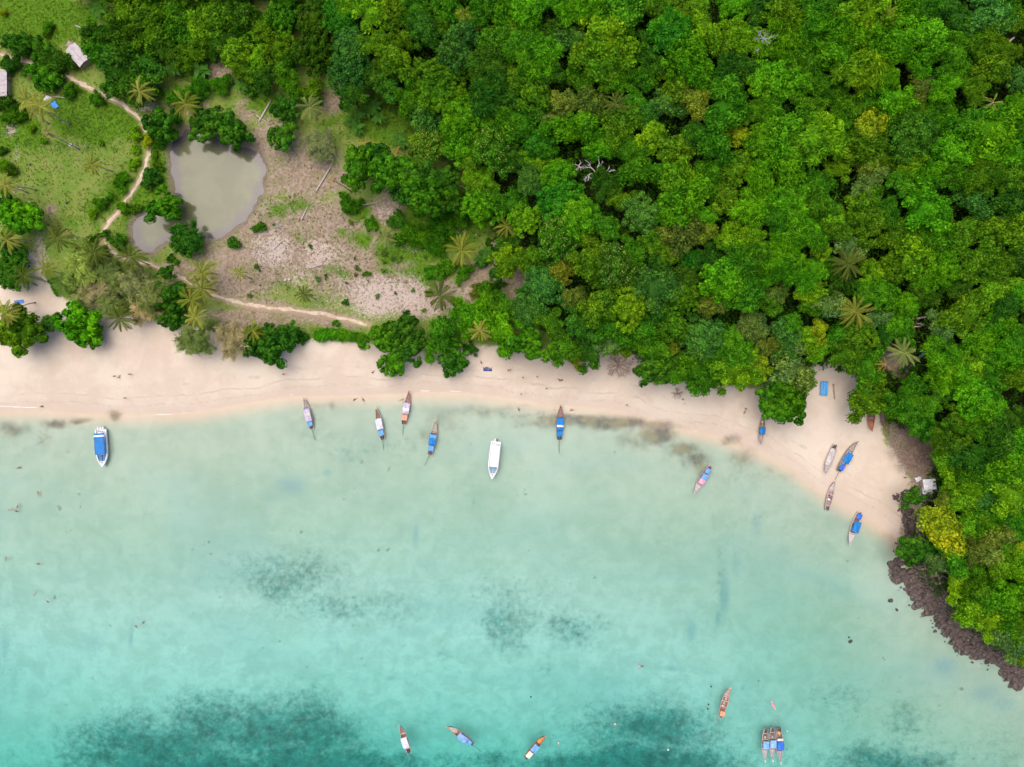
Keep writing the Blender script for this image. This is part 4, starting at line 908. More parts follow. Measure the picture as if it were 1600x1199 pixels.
def longtail(bow, stern, label, hull=WOOD, rim=PALEW, inner=WOOD, canopy=None, aft=None, deck=GREYW, ribbon=(.85, .45, .05), rope=None, shaft=0.0, beam=None, beached=False, cover=None, clutter=(), seed=1, engine=True):
    zb = 0.5
    (x1, y1), (x0, y0) = pw(*bow, zb), pw(*stern, zb)
    L = math.hypot(x1 - x0, y1 - y0); B = beam or L * .205
    cx, cy = (x0 + x1) / 2, (y0 + y1) / 2
    rz = math.atan2(y1 - y0, x1 - x0)
    z = max(h1(cx, cy) + .25, 0) if beached else 0.0
    o = empty('longtail_boat', (cx, cy, z), rz)
    if beached: o.rotation_euler = (R(4), 0, rz)
    tag(o, label, 'boat', 'wooden longtail boats')
    rg = random.Random(seed)
    X_ = lambda t: (t - .5) * L
    n = 15; V = []; F = []; m = 9
    for i in range(n):
        t = i / (n - 1); b = half_beam(t, B); s = sheer(t); k = lerp(-.35, s - .25, max(0, (t - .78) / .22) ** 1.6)
        fl = min(lerp(.02, s - .18, max(0, (t - .80) / .20)), s - .08)
        bi = max(b - .09, .02)
        pr = [(b, s), (b * .93, lerp(k, s, .5)), (b * .6, lerp(k, s, .14)), (0, k), (-b * .6, lerp(k, s, .14)), (-b * .93, lerp(k, s, .5)), (-b, s), (-bi, s), (-bi * .85, fl), (bi * .85, fl), (bi, s)]
        m = len(pr)
        V += [(X_(t), y, zz) for y, zz in pr]
    for i in range(n - 1):
        for j in range(m):
            j2 = (j + 1) % m; F.append((i * m + j, i * m + j2, (i + 1) * m + j2, (i + 1) * m + j))
    F.append(tuple(range(m))); F.append(tuple((n - 1) * m + j for j in reversed(range(m))))
    MB().add(V, F).build('hull', paint(hull, .6, .3, .35, 1.5, 'boat_wood'), o)
    # rim along both sides, running up into the prow post
    rm = MB()
    for sgn in (-1, 1):
        rm.tube([(X_(i / 14), sgn * (half_beam(i / 14, B) - .03), sheer(i / 14) + .03) for i in range(15)], .07, 5)
    rm.build('gunwale', paint(rim, .5, .3, .25, 2.5, 'boat_rim'), o, smooth=True)
    MB().tube([(X_(.95), 0, sheer(.95) - .2), (X_(1.0), 0, sheer(1.0) + .05), (X_(1.02), 0, sheer(1.0) + .45)], [.12, .1, .05], 6).build('prow', paint(rim, .5, .3, .25, 2.5, 'boat_rim'), o, smooth=True)
    if ribbon:
        rb = MB()
        for k in range(3): rb.tube([(X_(.985 + .01 * k) + .13 * math.cos(a), .16 * math.sin(a), sheer(.98) + .05 + .12 * k) for a in [q * PI / 4 for q in range(9)]], .05, 5)
        rb.tube([(X_(.99), .1, sheer(.98)), (X_(.96), .22, sheer(.95) - .2), (X_(.94), .25, sheer(.93) - .45)], .05, 4)
        rb.build('ribbon', paint(ribbon, .7, .1, .3, 4, 'ribbon'), o)
    # foredeck planks laid crosswise, floor boards, thwarts
    fd = MB(); t = .70
    while t < .93:
        b = half_beam(t + .01, B) - .12
        fd.box((X_(t), 0, sheer(t) - .10), (L * .017, 2 * b, .04)); t += .0215
    fd.build('foredeck', paint(deck, .8, .1, .3, 2, 'deck_plank'), o)
    fb = MB()
    for j in range(5):
        y = (j - 2) * B * .15; fb.box((X_(.40), y, .09), (L * .56, B * .125, .03))
    fb.build('floor_boards', paint(inner, .85, .1, .35, 2, 'floor_board'), o)
    for t in (.16, .34, .52, .66):
        MB().box((X_(t), 0, sheer(t) - .16), (.22, 2 * half_beam(t, B) - .17, .05)).build('thwart', paint(rim, .7, .2, .3, 2, 'thwart'), o)
    rbm = MB()
    for k in range(11):
        t = .10 + k * .056
        for sgn in (-1, 1): rbm.tube([(X_(t), sgn * (half_beam(t, B) - .12), sheer(t) - .03), (X_(t), sgn * (half_beam(t, B) * .85 - .1), .12)], .04, 4)
    rbm.build('ribs', paint(inner, .8, .1, .3, 2, 'rib'), o)
    def roof(t0, t1, col, z0, nm, w=1.0, arch=.16, posts=True, stripe=None):
        tm = (t0 + t1) / 2; W = (half_beam(tm, B) * 2 - .05) * w; ln = (t1 - t0) * L
        r = tarp(ln, W, 0, arch, seed=seed + int(t0 * 100)).build(nm, paint(col, .65, .2, .30, 1.1, 'tarpaulin'), o, (X_(tm), 0, z0), True)
        if stripe:
            sw = tarp(ln * stripe[1], W * .96, .035, arch, seed=seed + int(t0 * 100) + 1).build('patch', paint(stripe[0], .65, .2, .2, 1.2, 'tarpaulin'), r, (ln * stripe[2], 0, .02), True)
        if posts:
            for q in range(3):
                t = t0 + (t1 - t0) * (.08 + .42 * q)
                for sgn in (-1, 1): MB().tube([(X_(t), sgn * min(half_beam(t, B) - .08, W * .47), sheer(t)), (X_(t), sgn * min(half_beam(t, B) - .08, W * .46), z0 + .0)], .03, 5).build('post', paint(GREYW, .6, .2, .2, 3, 'post'), o)
    if canopy: roof(*canopy[:2], canopy[2], 1.75, 'canopy', stripe=canopy[3] if len(canopy) > 3 else None)
    if aft: roof(*aft[:2], aft[2], 1.45, 'stern_awning', .92, .1)
    if cover: roof(*cover[:2], cover[2], .78, 'boat_cover', 1.0, .3, False)
    for k, (t, y, col, sz) in enumerate(clutter):
        MB().box((0, 0, 0), (sz, sz * .75, sz * .6), rg.uniform(0, 2)).box((0, 0, sz * .33), (sz * 1.06, sz * .8, sz * .1), 0).build('crate', paint(col, .6, .2, .2, 3, 'crate'), o, (X_(t), y * B, .12 + sz * .3))
    if engine:
        en = MB().box((X_(.06), 0, sheer(.05) + .12), (.75, .42, .38)).box((X_(.06) + .1, 0, sheer(.05) + .38), (.4, .32, .2)).tube([(X_(.1), .12, sheer(.05) + .3), (X_(.18), .15, sheer(.05) + .5)], .035, 5)
        en.build('engine', paint((.10, .09, .09), .5, .4, .4, 5, 'engine'), o)
    if shaft:
        MB().tube([(X_(.04), 0, sheer(.05) + .15), (X_(0) - shaft * .6, .05, .35), (X_(0) - shaft, .08, .12)], [.06, .05, .04], 6).build('tail_shaft', paint((.25, .24, .23), .5, .4, .3, 4, 'steel'), o, smooth=True)
        MB().box((X_(0) - shaft, .08, .12), (.05, .34, .09)).box((X_(0) - shaft, .08, .12), (.05, .09, .34)).build('propeller', paint((.45, .38, .2), .4, .5, .2, 4, 'brass'), o)
    if rope:
        rx, ry = pw(*rope, 0); wl = o.matrix_basis.inverted() @ Vector((rx, ry, .02))
        MB().tube([(X_(.01), 0, sheer(0) + .1), ((X_(0) + wl.x) / 2, wl.y / 2 + .1, .22), tuple(wl)], .075, 5).build('mooring_rope', paint((.10, .13, .10), .9, .1, .3, 3, 'rope'), o)
    return o
lt = longtail
lt((475.5,622), (487.5,670), 'longtail boat with lilac canopy and light blue stern awning, leftmost of the longtails', canopy=(.24,.66,LILAC,(PALEW,.2,.05)), aft=(.08,.24,LBLUE), rope=(493,688), ribbon=(.8,.7,.5), clutter=((.74,.0,DARKW,.5),(.79,.05,WHITE_,.35)), seed=2)
lt((588,637), (598.5,687), 'longtail boat with greyish white canopy and blue stern awning, brown bow area', canopy=(.32,.66,(.62,.62,.68)), aft=(.12,.30,LBLUE), hull=DARKW, rope=(599.5,703), ribbon=(.75,.7,.1), deck=WOOD, clutter=((.72,.0,SALMON,.5),(.34,.1,DARKW,.4)), seed=3)
lt((640,612), (631,663), 'longtail boat with lilac canopy and salmon stern awning nearest the sand', canopy=(.32,.66,LILAC,(WHITE_,.25,-.1)), aft=(.12,.30,SALMON), rim=(.42,.24,.24), deck=(.36,.22,.18), rope=(629.5,681), ribbon=(.5,.12,.05), clutter=((.70,-.05,PINK,.5),(.74,.08,DARKW,.4)), seed=4)
lt((682,658), (672,711), 'longtail boat with bright blue canopy and bare grey foredeck, orange bow ribbons', canopy=(.30,.62,BLUE,(LBLUE,.3,.3)), aft=(.12,.28,LBLUE), deck=(.50,.44,.38), rim=(.5,.36,.28), rope=(663.5,728), ribbon=(.9,.45,.05), seed=5)
lt((876,633), (874,687.5), 'longtail boat with long blue canopy floating over the dark weed band', canopy=(.28,.64,BLUE,(WHITE_,.16,-.15)), aft=(.10,.27,BLUE), hull=DARKW, rim=(.34,.2,.16), deck=(.34,.2,.2), rope=(874,708), ribbon=(.85,.5,.1), clutter=((.70,-.1,PINK,.4),(.73,.1,SALMON,.4),(.78,.0,WHITE_,.45)), seed=6)
lt((1185.5,694), (1191,651), 'brown longtail boat with small blue canopy beached beside the overhanging tree', canopy=(.38,.62,BLUE), hull=(.16,.13,.11), rim=(.46,.4,.36), deck=GREYW, ribbon=None, beached=True, clutter=((.2,.0,WHITE_,.4),(.28,.1,(.7,.55,.1),.35)), seed=7)
lt((1083.5,771), (1110,728), 'white-rimmed longtail boat with pink and blue canopy, anchored alone', canopy=(.30,.64,PINK,(LBLUE,.5,-.22)), aft=(.10,.27,LBLUE), hull=(.55,.3,.32), rim=(.7,.55,.55), deck=(.62,.58,.55), ribbon=None, beam=2.15, seed=8)
lt((1285.5,740), (1302,694), 'empty grey longtail boat with weathered planks, beached beside a blue-roofed one', cover=(.14,.72,(.50,.45,.42)), hull=(.42,.37,.34), rim=(.5,.45,.42), deck=(.55,.5,.46), ribbon=None, beached=True, clutter=((.1,0,DARKW,.5),), seed=9)
lt((1333.5,689), (1306.5,735), 'longtail boat with blue roof and open ribbed bow, beached on the sand', canopy=(.28,.60,BLUE), aft=(.04,.22,ROYAL), hull=(.2,.16,.14), rim=(.36,.3,.26), inner=PALEW, deck=(.5,.42,.36), ribbon=None, rope=(1303,752), beached=True, clutter=((.24,.1,LBLUE,.5),), seed=10)
lt((1301.5,751), (1291,797), 'open longtail boat without canopy, grey bow deck and crates, at the water edge', hull=(.3,.22,.19), rim=(.62,.5,.48), inner=(.4,.28,.24), deck=(.62,.56,.52), ribbon=None, beached=True, clutter=((.36,.05,WHITE_,.6),(.32,-.1,BLUE,.4),(.5,.1,DARKW,.5),(.42,-.1,DARKW,.45)), seed=11)
lt((1325.5,851), (1343,800), 'pale longtail boat with blue canopy, bow towards the sea, nearest the rocks', canopy=(.28,.60,BLUE), aft=(.05,.20,ROYAL), hull=(.45,.4,.36), rim=(.7,.66,.62), deck=(.66,.62,.58), ribbon=None, seed=12)
lt((1355,673), (1357.5,632), 'rust-red longtail boat pulled up under the trees, left of two', hull=(.42,.15,.08), rim=(.5,.22,.12), inner=(.22,.12,.1), deck=(.5,.2,.1), ribbon=None, beached=True, beam=2.3, clutter=((.5,0,(.3,.22,.25),.6),), seed=13)
lt((1377,670), (1371,634), 'dark brown longtail boat pulled up under the trees, right of two', hull=(.2,.1,.08), rim=(.3,.17,.13), inner=(.25,.2,.22), deck=(.3,.16,.12), ribbon=None, beached=True, seed=14)
lt((624.5,1131), (640,1177), 'longtail boat with white canopy among the lower seagrass, brown open bow', canopy=(.24,.60,(.68,.66,.74)), hull=DARKW, rim=(.62,.5,.46), inner=WOOD, deck=(.3,.18,.15), rope=(648,1189), ribbon=(.6,.4,.3), clutter=((.66,.0,SALMON,.4),(.72,.1,DARKW,.4)), seed=15)
lt((698,1133), (740,1163), 'diagonal longtail boat with blue-lilac canopy, bow pointing up left', canopy=(.24,.58,(.22,.38,.72)), aft=(.08,.22,LBLUE), hull=DARKW, rim=(.55,.48,.42), deck=(.55,.5,.45), rope=(752,1175), ribbon=(.6,.6,.2), clutter=((.64,.0,SALMON,.5),(.68,-.1,WOOD,.4)), seed=16)
lt((852,1148), (820.5,1185), 'longtail boat with orange bow, blue canopy and cream stern awning', canopy=(.36,.62,(.16,.36,.66)), aft=(.10,.32,CREAM), hull=DARKW, rim=(.45,.22,.1), deck=(.8,.3,.08), ribbon=(.85,.35,.1), clutter=((.70,.05,WHITE_,.5),(.66,-.1,SALMON,.4),(.2,.2,(.6,.5,.05),.4)), seed=17)
lt((1140,1072.5), (1125,1121), 'open brown longtail boat with orange stern awning and long tail shaft', aft=(.08,.24,(.85,.34,.16)), hull=(.4,.22,.16), rim=(.66,.45,.36), inner=(.3,.18,.15), deck=(.5,.38,.33), ribbon=(.8,.6,.5), shaft=4.2, clutter=((.45,.05,(.5,.4,.4),.6),(.36,.1,CREAM,.4),(.6,-.05,(.5,.38,.36),.7)), seed=18)
lt((1193.5,1187), (1196.5,1139), 'longtail boat with blue canopy moored side by side, leftmost of three', canopy=(.34,.58,(.2,.42,.75)), hull=(.3,.28,.27), rim=(.55,.52,.5), deck=(.56,.5,.5), ribbon=(.8,.8,.85), rope=None, clutter=((.2,0,DARKW,.5),(.28,0,PALEW,.5)), seed=19)
lt((1205.5,1186), (1207,1137), 'longtail boat with pale blue canopy moored in the middle of three', canopy=(.34,.58,(.25,.46,.72)), hull=(.3,.28,.27), rim=(.5,.46,.45), deck=(.55,.48,.48), ribbon=(.8,.8,.85), shaft=2.6, clutter=((.2,0,DARKW,.5),(.3,.1,PALEW,.4),(.63,0,DARKW,.45)), seed=20)
lt((1218,1190), (1217,1137), 'longtail boat with royal blue canopy and orange stern gear, rightmost of three', canopy=(.36,.60,ROYAL), aft=(.28,.35,CREAM), hull=(.2,.16,.15), rim=(.5,.42,.4), inner=(.3,.22,.2), deck=(.5,.42,.42), ribbon=(.8,.75,.7), shaft=4.2, clutter=((.15,0,(.9,.45,.05),.7),(.2,.1,SALMON,.5),(.64,0,WHITE_,.4)), seed=21)

def speedboat(bow, stern, label, roof, stripe, W=3.4, n_out=3):
    (x1, y1), (x0, y0) = pw(*bow, 1.0), pw(*stern, 1.0)
    L = math.hypot(x1 - x0, y1 - y0); rz = math.atan2(y1 - y0, x1 - x0)
    o = empty('speedboat', ((x0 + x1) / 2, (y0 + y1) / 2, 0), rz); tag(o, label, 'boat', 'white speedboats')
    X_ = lambda t: (t - .5) * L
    hb = lambda t: W / 2 * (.92 + .08 * min(t / .3, 1)) if t < .55 else max(W / 2 * (1 - ((t - .55) / .45) ** 2.3), .06)
    sh = lambda t: 1.0 + .35 * t
    wm = paint((.80, .80, .80), .25, .5, .08, 1.5, 'gelcoat')
    n = 17; V = []; F = []
    for i in range(n):
        t = i / (n - 1); b = hb(t); s = sh(t); k = lerp(-.4, .5, max(0, (t - .7) / .3) ** 2)
        fl = .45 if t < .82 else s - .06
        bi = max(b - .26, .02)
        pr = [(b, s), (b * .9, lerp(k, s, .45)), (b * .55, lerp(k, s, .1)), (0, k), (-b * .55, lerp(k, s, .1)), (-b * .9, lerp(k, s, .45)), (-b, s), (-bi, s + .02), (-bi, fl), (bi, fl), (bi, s + .02)]
        m = len(pr); V += [(X_(t), y, z) for y, z in pr]
    for i in range(n - 1):
        for j in range(m): j2 = (j + 1) % m; F.append((i * m + j, i * m + j2, (i + 1) * m + j2, (i + 1) * m + j))
    F.append(tuple(range(m))); F.append(tuple((n - 1) * m + j for j in reversed(range(m))))
    MB().add(V, F).build('hull', wm, o)
    rb = MB()
    for sg in (-1, 1): rb.tube([(X_(i / 16), sg * (hb(i / 16)), sh(i / 16) - .12) for i in range(17)], .06, 5)
    rb.build('rub_rail', paint((.25, .42, .52), .5, .3, .2, 2, 'rubber'), o)
    t0, t1 = .10, .66
    r = tarp((t1 - t0) * L, W * .86, 0, .12, 14, 7, seed=4).build('canopy', paint(roof, .5, .3, .10, .7, 'tarpaulin'), o, (X_((t0 + t1) / 2), W * .05, 2.35), True)
    if stripe: tarp(L * .045, W * .87, .04, .12, 3, 7, seed=9, wob=.01).build('stripe', paint((.8, .8, .8), .5, .3, .08, 1, 'stripe'), r, (-L * .21, 0, .05), True)
    else:
        MB().box((-L * .10, .1, .2), (.6, .5, .12)).build('roof_hatch', paint((.78, .72, .55), .5, .3, .1, 2, 'hatch'), r)
    for k in range(4):
        t = t0 + .03 + (t1 - t0 - .06) * k / 3
        for sg in (-1, 1): MB().tube([(X_(t), sg * W * .40, sh(t)), (X_(t), sg * W * .40 + W * .03, 2.36)], .04, 6).build('post', paint((.7, .7, .7), .3, .5, .1, 3, 'chrome'), o)
    # windscreen, bow cushions, rails
    MB().add([(X_(.66), -W * .40, 1.25), (X_(.66), W * .40, 1.25), (X_(.63), W * .36, 2.0), (X_(.63), -W * .36, 2.0), (X_(.64), -W * .40, 1.25), (X_(.64), W * .40, 1.25), (X_(.61), W * .36, 2.0), (X_(.61), -W * .36, 2.0)], [(0,1,2,3),(7,6,5,4),(0,4,5,1),(3,2,6,7),(0,3,7,4),(1,5,6,2)]).build('windscreen', paint((.06, .09, .13), .1, .6, .1, 2, 'dark_glass'), o)
    for sg in (-1, 1):
        MB().add([(X_(.68), sg * .10, .95), (X_(.68), sg * W * .36, .95), (X_(.76), sg * W * .31, .98), (X_(.84), sg * W * .14, 1.0), (X_(.84), sg * .10, 1.0)] + [(X_(.68), sg * .10, .5), (X_(.68), sg * W * .36, .5), (X_(.76), sg * W * .31, .5), (X_(.84), sg * W * .14, .5), (X_(.84), sg * .10, .5)], [(0,1,2,3,4),(9,8,7,6,5),(0,5,6,1),(1,6,7,2),(2,7,8,3),(3,8,9,4),(4,9,5,0)]).build('bow_cushion', paint((.08, .20, .40) if stripe else (.22, .36, .50), .6, .3, .2, 2, 'cushion'), o)
    MB().box((X_(.88), 0, sh(.9) + .06), (.4, .3, .08)).tube([(X_(.93), 0, sh(.93)), (X_(.93), 0, sh(.93) + .25)], .06, 6).build('anchor_cleat', paint((.12, .12, .13), .4, .4, .2, 3, 'cleat'), o)
    rl = MB()
    for sg in (-1, 1): rl.tube([(X_(.7), sg * (hb(.7) - .12), sh(.7) + .45), (X_(.82), sg * (hb(.82) - .1), sh(.82) + .45), (X_(.97), sg * .12, sh(.97) + .45)], .025, 5)
    rl.build('bow_rail', paint((.7, .7, .7), .3, .5, .1, 3, 'chrome'), o)
    for k in range(n_out):
        y = (k - (n_out - 1) / 2) * .75
        MB().add([(X_(0) - .75, y - .2, 1.15), (X_(0) - .75, y + .2, 1.15), (X_(0) - .02, y + .27, 1.2), (X_(0) - .02, y - .27, 1.2), (X_(0) - .8, y - .2, .6), (X_(0) - .8, y + .2, .6), (X_(0) - .05, y + .25, .6), (X_(0) - .05, y - .25, .6)], [(0,1,2,3),(7,6,5,4),(0,4,5,1),(1,5,6,2),(2,6,7,3),(3,7,4,0)]).box((X_(0) - .4, y, .1), (.18, .12, 1.0)).build('outboard', paint((.72, .72, .73) if k != 1 or stripe else (.08, .08, .09), .3, .5, .15, 3, 'outboard_cowl'), o)
    st = MB()
    for k in range(4): st.box((X_(.04 + .015 * k), (k - 1.5) * .7, .75), (.35, .3, .5))
    st.build('stern_seat', paint((.55, .55, .56), .6, .2, .2, 3, 'vinyl'), o)
    return o
speedboat((161,730), (157,671), 'white speedboat with bright blue roof and white stripe near the left shore', (.008, .17, .48), True, 3.7)
speedboat((768.5,749), (775,690), 'white speedboat with plain white roof in the middle of the bay', (.82, .82, .82), False, 3.3, 2)

# sea kayak
kx, ky = pw(1208, 1102, .2)
ko = empty('kayak', (kx, ky, 0), R(-62)); tag(ko, 'pink sea kayak drifting above the three moored boats', 'kayak')
V = []; F = []; n = 11
for i in range(n):
    t = i / (n - 1); b = .36 * math.sin(PI * min(max(t, .03), .97)) ** .6; zt = .24 + .12 * (2 * t - 1) ** 2
    pr = [(b, zt - .08), (b * .5, zt), (0, zt + .02), (-b * .5, zt), (-b, zt - .08), (-b * .6, -.08), (b * .6, -.08)]
    m = len(pr); V += [((t - .5) * 3.2, y, z) for y, z in pr]
for i in range(n - 1):
    for j in range(m): j2 = (j + 1) % m; F.append((i * m + j, i * m + j2, (i + 1) * m + j2, (i + 1) * m + j))
F += [tuple(range(m)), tuple((n - 1) * m + j for j in reversed(range(m)))]
MB().add(V, F).build('hull', paint((.80, .32, .36), .4, .4, .12, 2, 'plastic'), ko, smooth=True)
for x in (-.55, .45): MB().tube([(x + .3 * math.cos(a), .2 * math.sin(a), .27) for a in [k * PI / 5 for k in range(11)]], .035, 5).build('cockpit_rim', paint((.5, .15, .18), .5, .3, .2, 3, 'plastic_rim'), ko)

# ------------------------------------------------------------------ huts, tarpaulins, shore clutter
def hut(px, py, lx, ly, rot, label, roofc, eave=2.4, ridge=3.2, single=False):
    x, y, z = place(px, py, eave); o = empty('hut', (x, y, z), R(rot)); tag(o, label, 'hut')
    wallm = paint((.35, .28, .21), .9, .1, .3, 2, 'bamboo_wall')
    w = MB()
    for sx, sy, dx, dy in ((0, ly / 2 - .3, lx - .6, .08), (0, -ly / 2 + .3, lx - .6, .08), (lx / 2 - .34, 0, .08, ly - .76), (-lx / 2 + .34, 0, .08, ly - .76)):
        w.box((sx, sy, eave / 2 - .05), (dx, dy, eave - .1))
    w.build('wall', wallm, o)
    MB().box((lx * .2, -ly / 2 + .25, .95), (.8, .05, 1.9)).build('door', paint((.22, .16, .11), .8, .1, .2, 3, 'door_wood'), o)
    rm = paint(roofc, .85, .1, .22, 1.2, 'roof_sheet')
    ns = max(4, int(lx / .8)); wd = lx / ns
    for i in range(ns):           # overlapping corrugated sheets, each its own piece
        xx = -lx / 2 + wd * (i + .5); dz = .012 * (i % 2) + rt.uniform(0, .015)
        for sg in ((1,) if single else (-1, 1)):
            m = MB(); k = 6; y0 = 0 if not single else -ly / 2 - .3; y1 = sg * (ly / 2 + .3)
            zr = ridge if not single else ridge; P = []
            for j in range(k + 1):
                xo = -wd * .53 + wd * 1.06 * j / k; zz = .035 * (j % 2) + dz
                P += [(xx + xo, y0, zr + zz), (xx + xo, y1, eave + zz), (xx + xo, y0, zr + zz - .03), (xx + xo, y1, eave + zz - .03)]
            F = []
            for j in range(k):
                a = j * 4; b = a + 4; F += [(a, a + 1, b + 1, b), (a + 2, b + 2, b + 3, a + 3), (a + 1, a + 3, b + 3, b + 1), (a, b, b + 2, a + 2)]
            m.add(P, F); m.build('roof_sheet', rm, o)
    if not single: MB().tube([(-lx / 2 - .1, 0, ridge + .08), (lx / 2 + .1, 0, ridge + .08)], .1, 6).build('ridge_cap', rm, o)
    return o
hut(-4, 131, 8.4, 5.2, 90, 'hut with pale grey sheet roof cut by the left edge', (.52, .45, .44))
hut(121, 86, 6.6, 3.4, -48, 'hut with weathered grey sheet roof beside the winding path', (.52, .46, .46), 2.3, 2.8)
hut(1452, 757, 3.8, 2.6, 4, 'white sheet-roofed shed on the bank above the rocks', (.76, .76, .78), 2.2, 2.5, True)
hut(1448.5, 766, 3.0, 1.7, 6, 'low white lean-to joined below the white shed', (.66, .66, .70), 1.6, 1.8, True)
hut(1380, 556, 6.0, 4.6, 15, 'dim forest hut with purplish grey roof below the palms', (.20, .15, .17), 2.2, 2.7)

def sheet(px, py, lx, ly, rot, col, label, zoff=.25, arch=.08, name='tarpaulin', posts=0.0, cat='tarpaulin', stripe=None):
    x, y, z = place(px, py, zoff + posts); o = empty(name, (x, y, z), R(rot)); tag(o, label, cat)
    c = tarp(lx, ly, 0, arch, 8, 6, seed=int(px), wob=.06).build('cloth', paint(col, .6, .25, .2, 1.0, 'tarpaulin'), o, (0, 0, zoff + posts), True)
    if stripe:
        for s in stripe: tarp(lx * .9, .12, .04, .02, 6, 3, seed=3, wob=.01).build('seam', paint((.25, .5, .75), .6, .2, .1, 2, 'seam'), c, (0, s * ly, .07), True)
    for sx in (-1, 1):
        for sy in (-1, 1): MB().tube([(sx * lx * .46, sy * ly * .46, -.1), (sx * lx * .46, sy * ly * .46, zoff + posts)], .05, 5).build('post' if posts else 'peg', paint(GREYW, .8, .1, .2, 3, 'post'), o)
    return o
sheet(1288, 607, 4.3, 2.3, 88, (.06, .33, .72), 'blue tarpaulin stretched over a low frame at the top of the sand', .2, .1, posts=.6, stripe=(-.36, .0, .36))
sheet(85.5, 164, 1.7, 2.2, 30, (.05, .27, .68), 'crumpled blue tarpaulin in the grass under the palms', .3, .3)
sheet(75, 154.5, 2.2, 1.8, -25, (.62, .62, .66), 'pale grey sheet in the grass beside the palm crowns', .5, .15)
sheet(1467, 803, 3.4, 2.0, 15, (.04, .30, .38), 'teal net tarpaulin among the headland bushes', .4, .35, posts=1.0)
sheet(1364, 522, 1.4, 1.2, 20, (.05, .33, .42), 'small teal sheet above the forest hut', .4, .2, posts=3.2)
sheet(1440, 556, 2.2, .8, 40, (.20, .45, .62), 'narrow light blue tarpaulin right of the pale palm', .4, .1, posts=1.2)
sheet(1362, 552, 2.0, 3.0, 60, (.03, .035, .06), 'black plastic sheet left of the forest hut', .3, .3, posts=.8)
sheet(1412, 575, 2.4, 1.8, 30, (.025, .03, .06), 'black plastic sheet below the pale palm', .3, .3, posts=.8)
sheet(1435, 749, 2.0, 1.4, 20, (.74, .74, .78), 'torn white plastic sheet left of the white shed', .3, .2)
sheet(1330, 639, 1.8, 1.7, 20, (.68, .67, .64), 'pale crumpled sheet on the sand near two pulled-up boats', .12, .12)
sheet(762, 577, 2.7, 1.3, 0, (.03, .06, .24), 'dark blue beach mat on the sand below the trees', .07, .02, 'beach_mat', cat='mat')
sheet(30, 472, 3.0, 1.2, 6, (.08, .20, .55), 'blue beach mat under the leaning palm at left', .1, .03, 'beach_mat', cat='mat')
sheet(43, 417, 2.0, 1.2, -12, (.03, .09, .35), 'dark blue ground sheet beside the large dark tree', .2, .2)
sheet(110, 70, 2.3, 1.8, -30, (.32, .22, .2), 'small cart cover with pale rim beside the hut by the path', .5, .05, posts=.5)
sheet(110, 226.5, 1.0, .9, 10, (.42, .45, .5), 'small grey sheet in the pale meadow below the path', .2, .1)

def log(p0, p1, rad, label, mat=None, up=.2, name='fallen_log', stubs=2):
    (x0, y0, z0), (x1, y1, z1) = place(*p0, up), place(*p1, up)
    o = empty(name, (x0, y0, z0)); tag(o, label, 'log')
    d = Vector((x1 - x0, y1 - y0, z1 - z0)); pts = [tuple(d * f + Vector((0, 0, up * .7 + rt.uniform(0, .08)))) for f in (0, .25, .5, .75, 1)]
    MB().tube(pts, [rad * k for k in (1.15, 1, .95, .85, .7)], 7).build('trunk', mat or M_DEADWOOD, o, smooth=True)
    s = MB()
    for i in range(stubs):
        b = Vector(pts[1 + i]); s.tube([tuple(b), tuple(b + Vector((rt.uniform(-.8, .8), rt.uniform(-.8, .8), .35)))], [rad * .45, rad * .2], 5)
    if stubs: s.build('stub', mat or M_DEADWOOD, o, smooth=True)
    return o
log((405, 190), (424, 156), .30, 'pale fallen trunk between the pond and the dark trees')
log((400, 180), (421, 194), .16, 'thin pale branch crossing the fallen trunk by the pond')
log((494, 299), (521, 254), .26, 'long grey fallen trunk on the brown slope above the clearing')
log((484, 419), (505, 413), .24, 'short grey log lying in the middle of the clearing', stubs=0)
log((427, 390), (441, 377), .16, 'thin brown log near the rubble in the clearing', stubs=0)
log((471, 344), (481, 322), .18, 'slim weathered log at the upper clearing')
log((566, 321), (590, 316), .17, 'pale log on the bare earth below the large-leaved trees')
log((712, 287), (738, 299), .17, 'brown log at the forest edge above the clearing')
log((1432, 498), (1468, 492), .28, 'long bare trunk lying across the dark forest gap', up=5)
log((1437, 505), (1452, 507), .2, 'shorter bare trunk in the dark forest gap', up=5)
log((1335, 649), (1344, 653), .16, 'short dark log on the sand left of the rust-red boat', paint((.1, .08, .07), .9, .1, .3, 3, 'dark_log'), stubs=0)
log((1329, 650), (1334, 655), .14, 'stubby dark log on the sand near the pale sheet', paint((.1, .08, .07), .9, .1, .3, 3, 'dark_log'), stubs=0)
log((1302, 600), (1304, 624), .22, 'brown driftwood trunk right of the blue tarpaulin', paint((.36, .27, .18), .9, .1, .3, 3, 'drift'))
log((118, 40), (136, 48), .15, 'pale thin trunk lying at the meadow edge by the hut')
log((83, 151), (118, 155), .12, 'thin pole lying in the grass beside the blue tarpaulin', stubs=0)
log((1580, 65), (1600, 48), .3, 'pale branch poking out of the canopy at the right edge', up=12)
log((735, 555), (741, 547), .14, 'dark twisted branch on the sand below the bright trees', paint((.12, .08, .06), .9, .1, .3, 3, 'dark_log'))

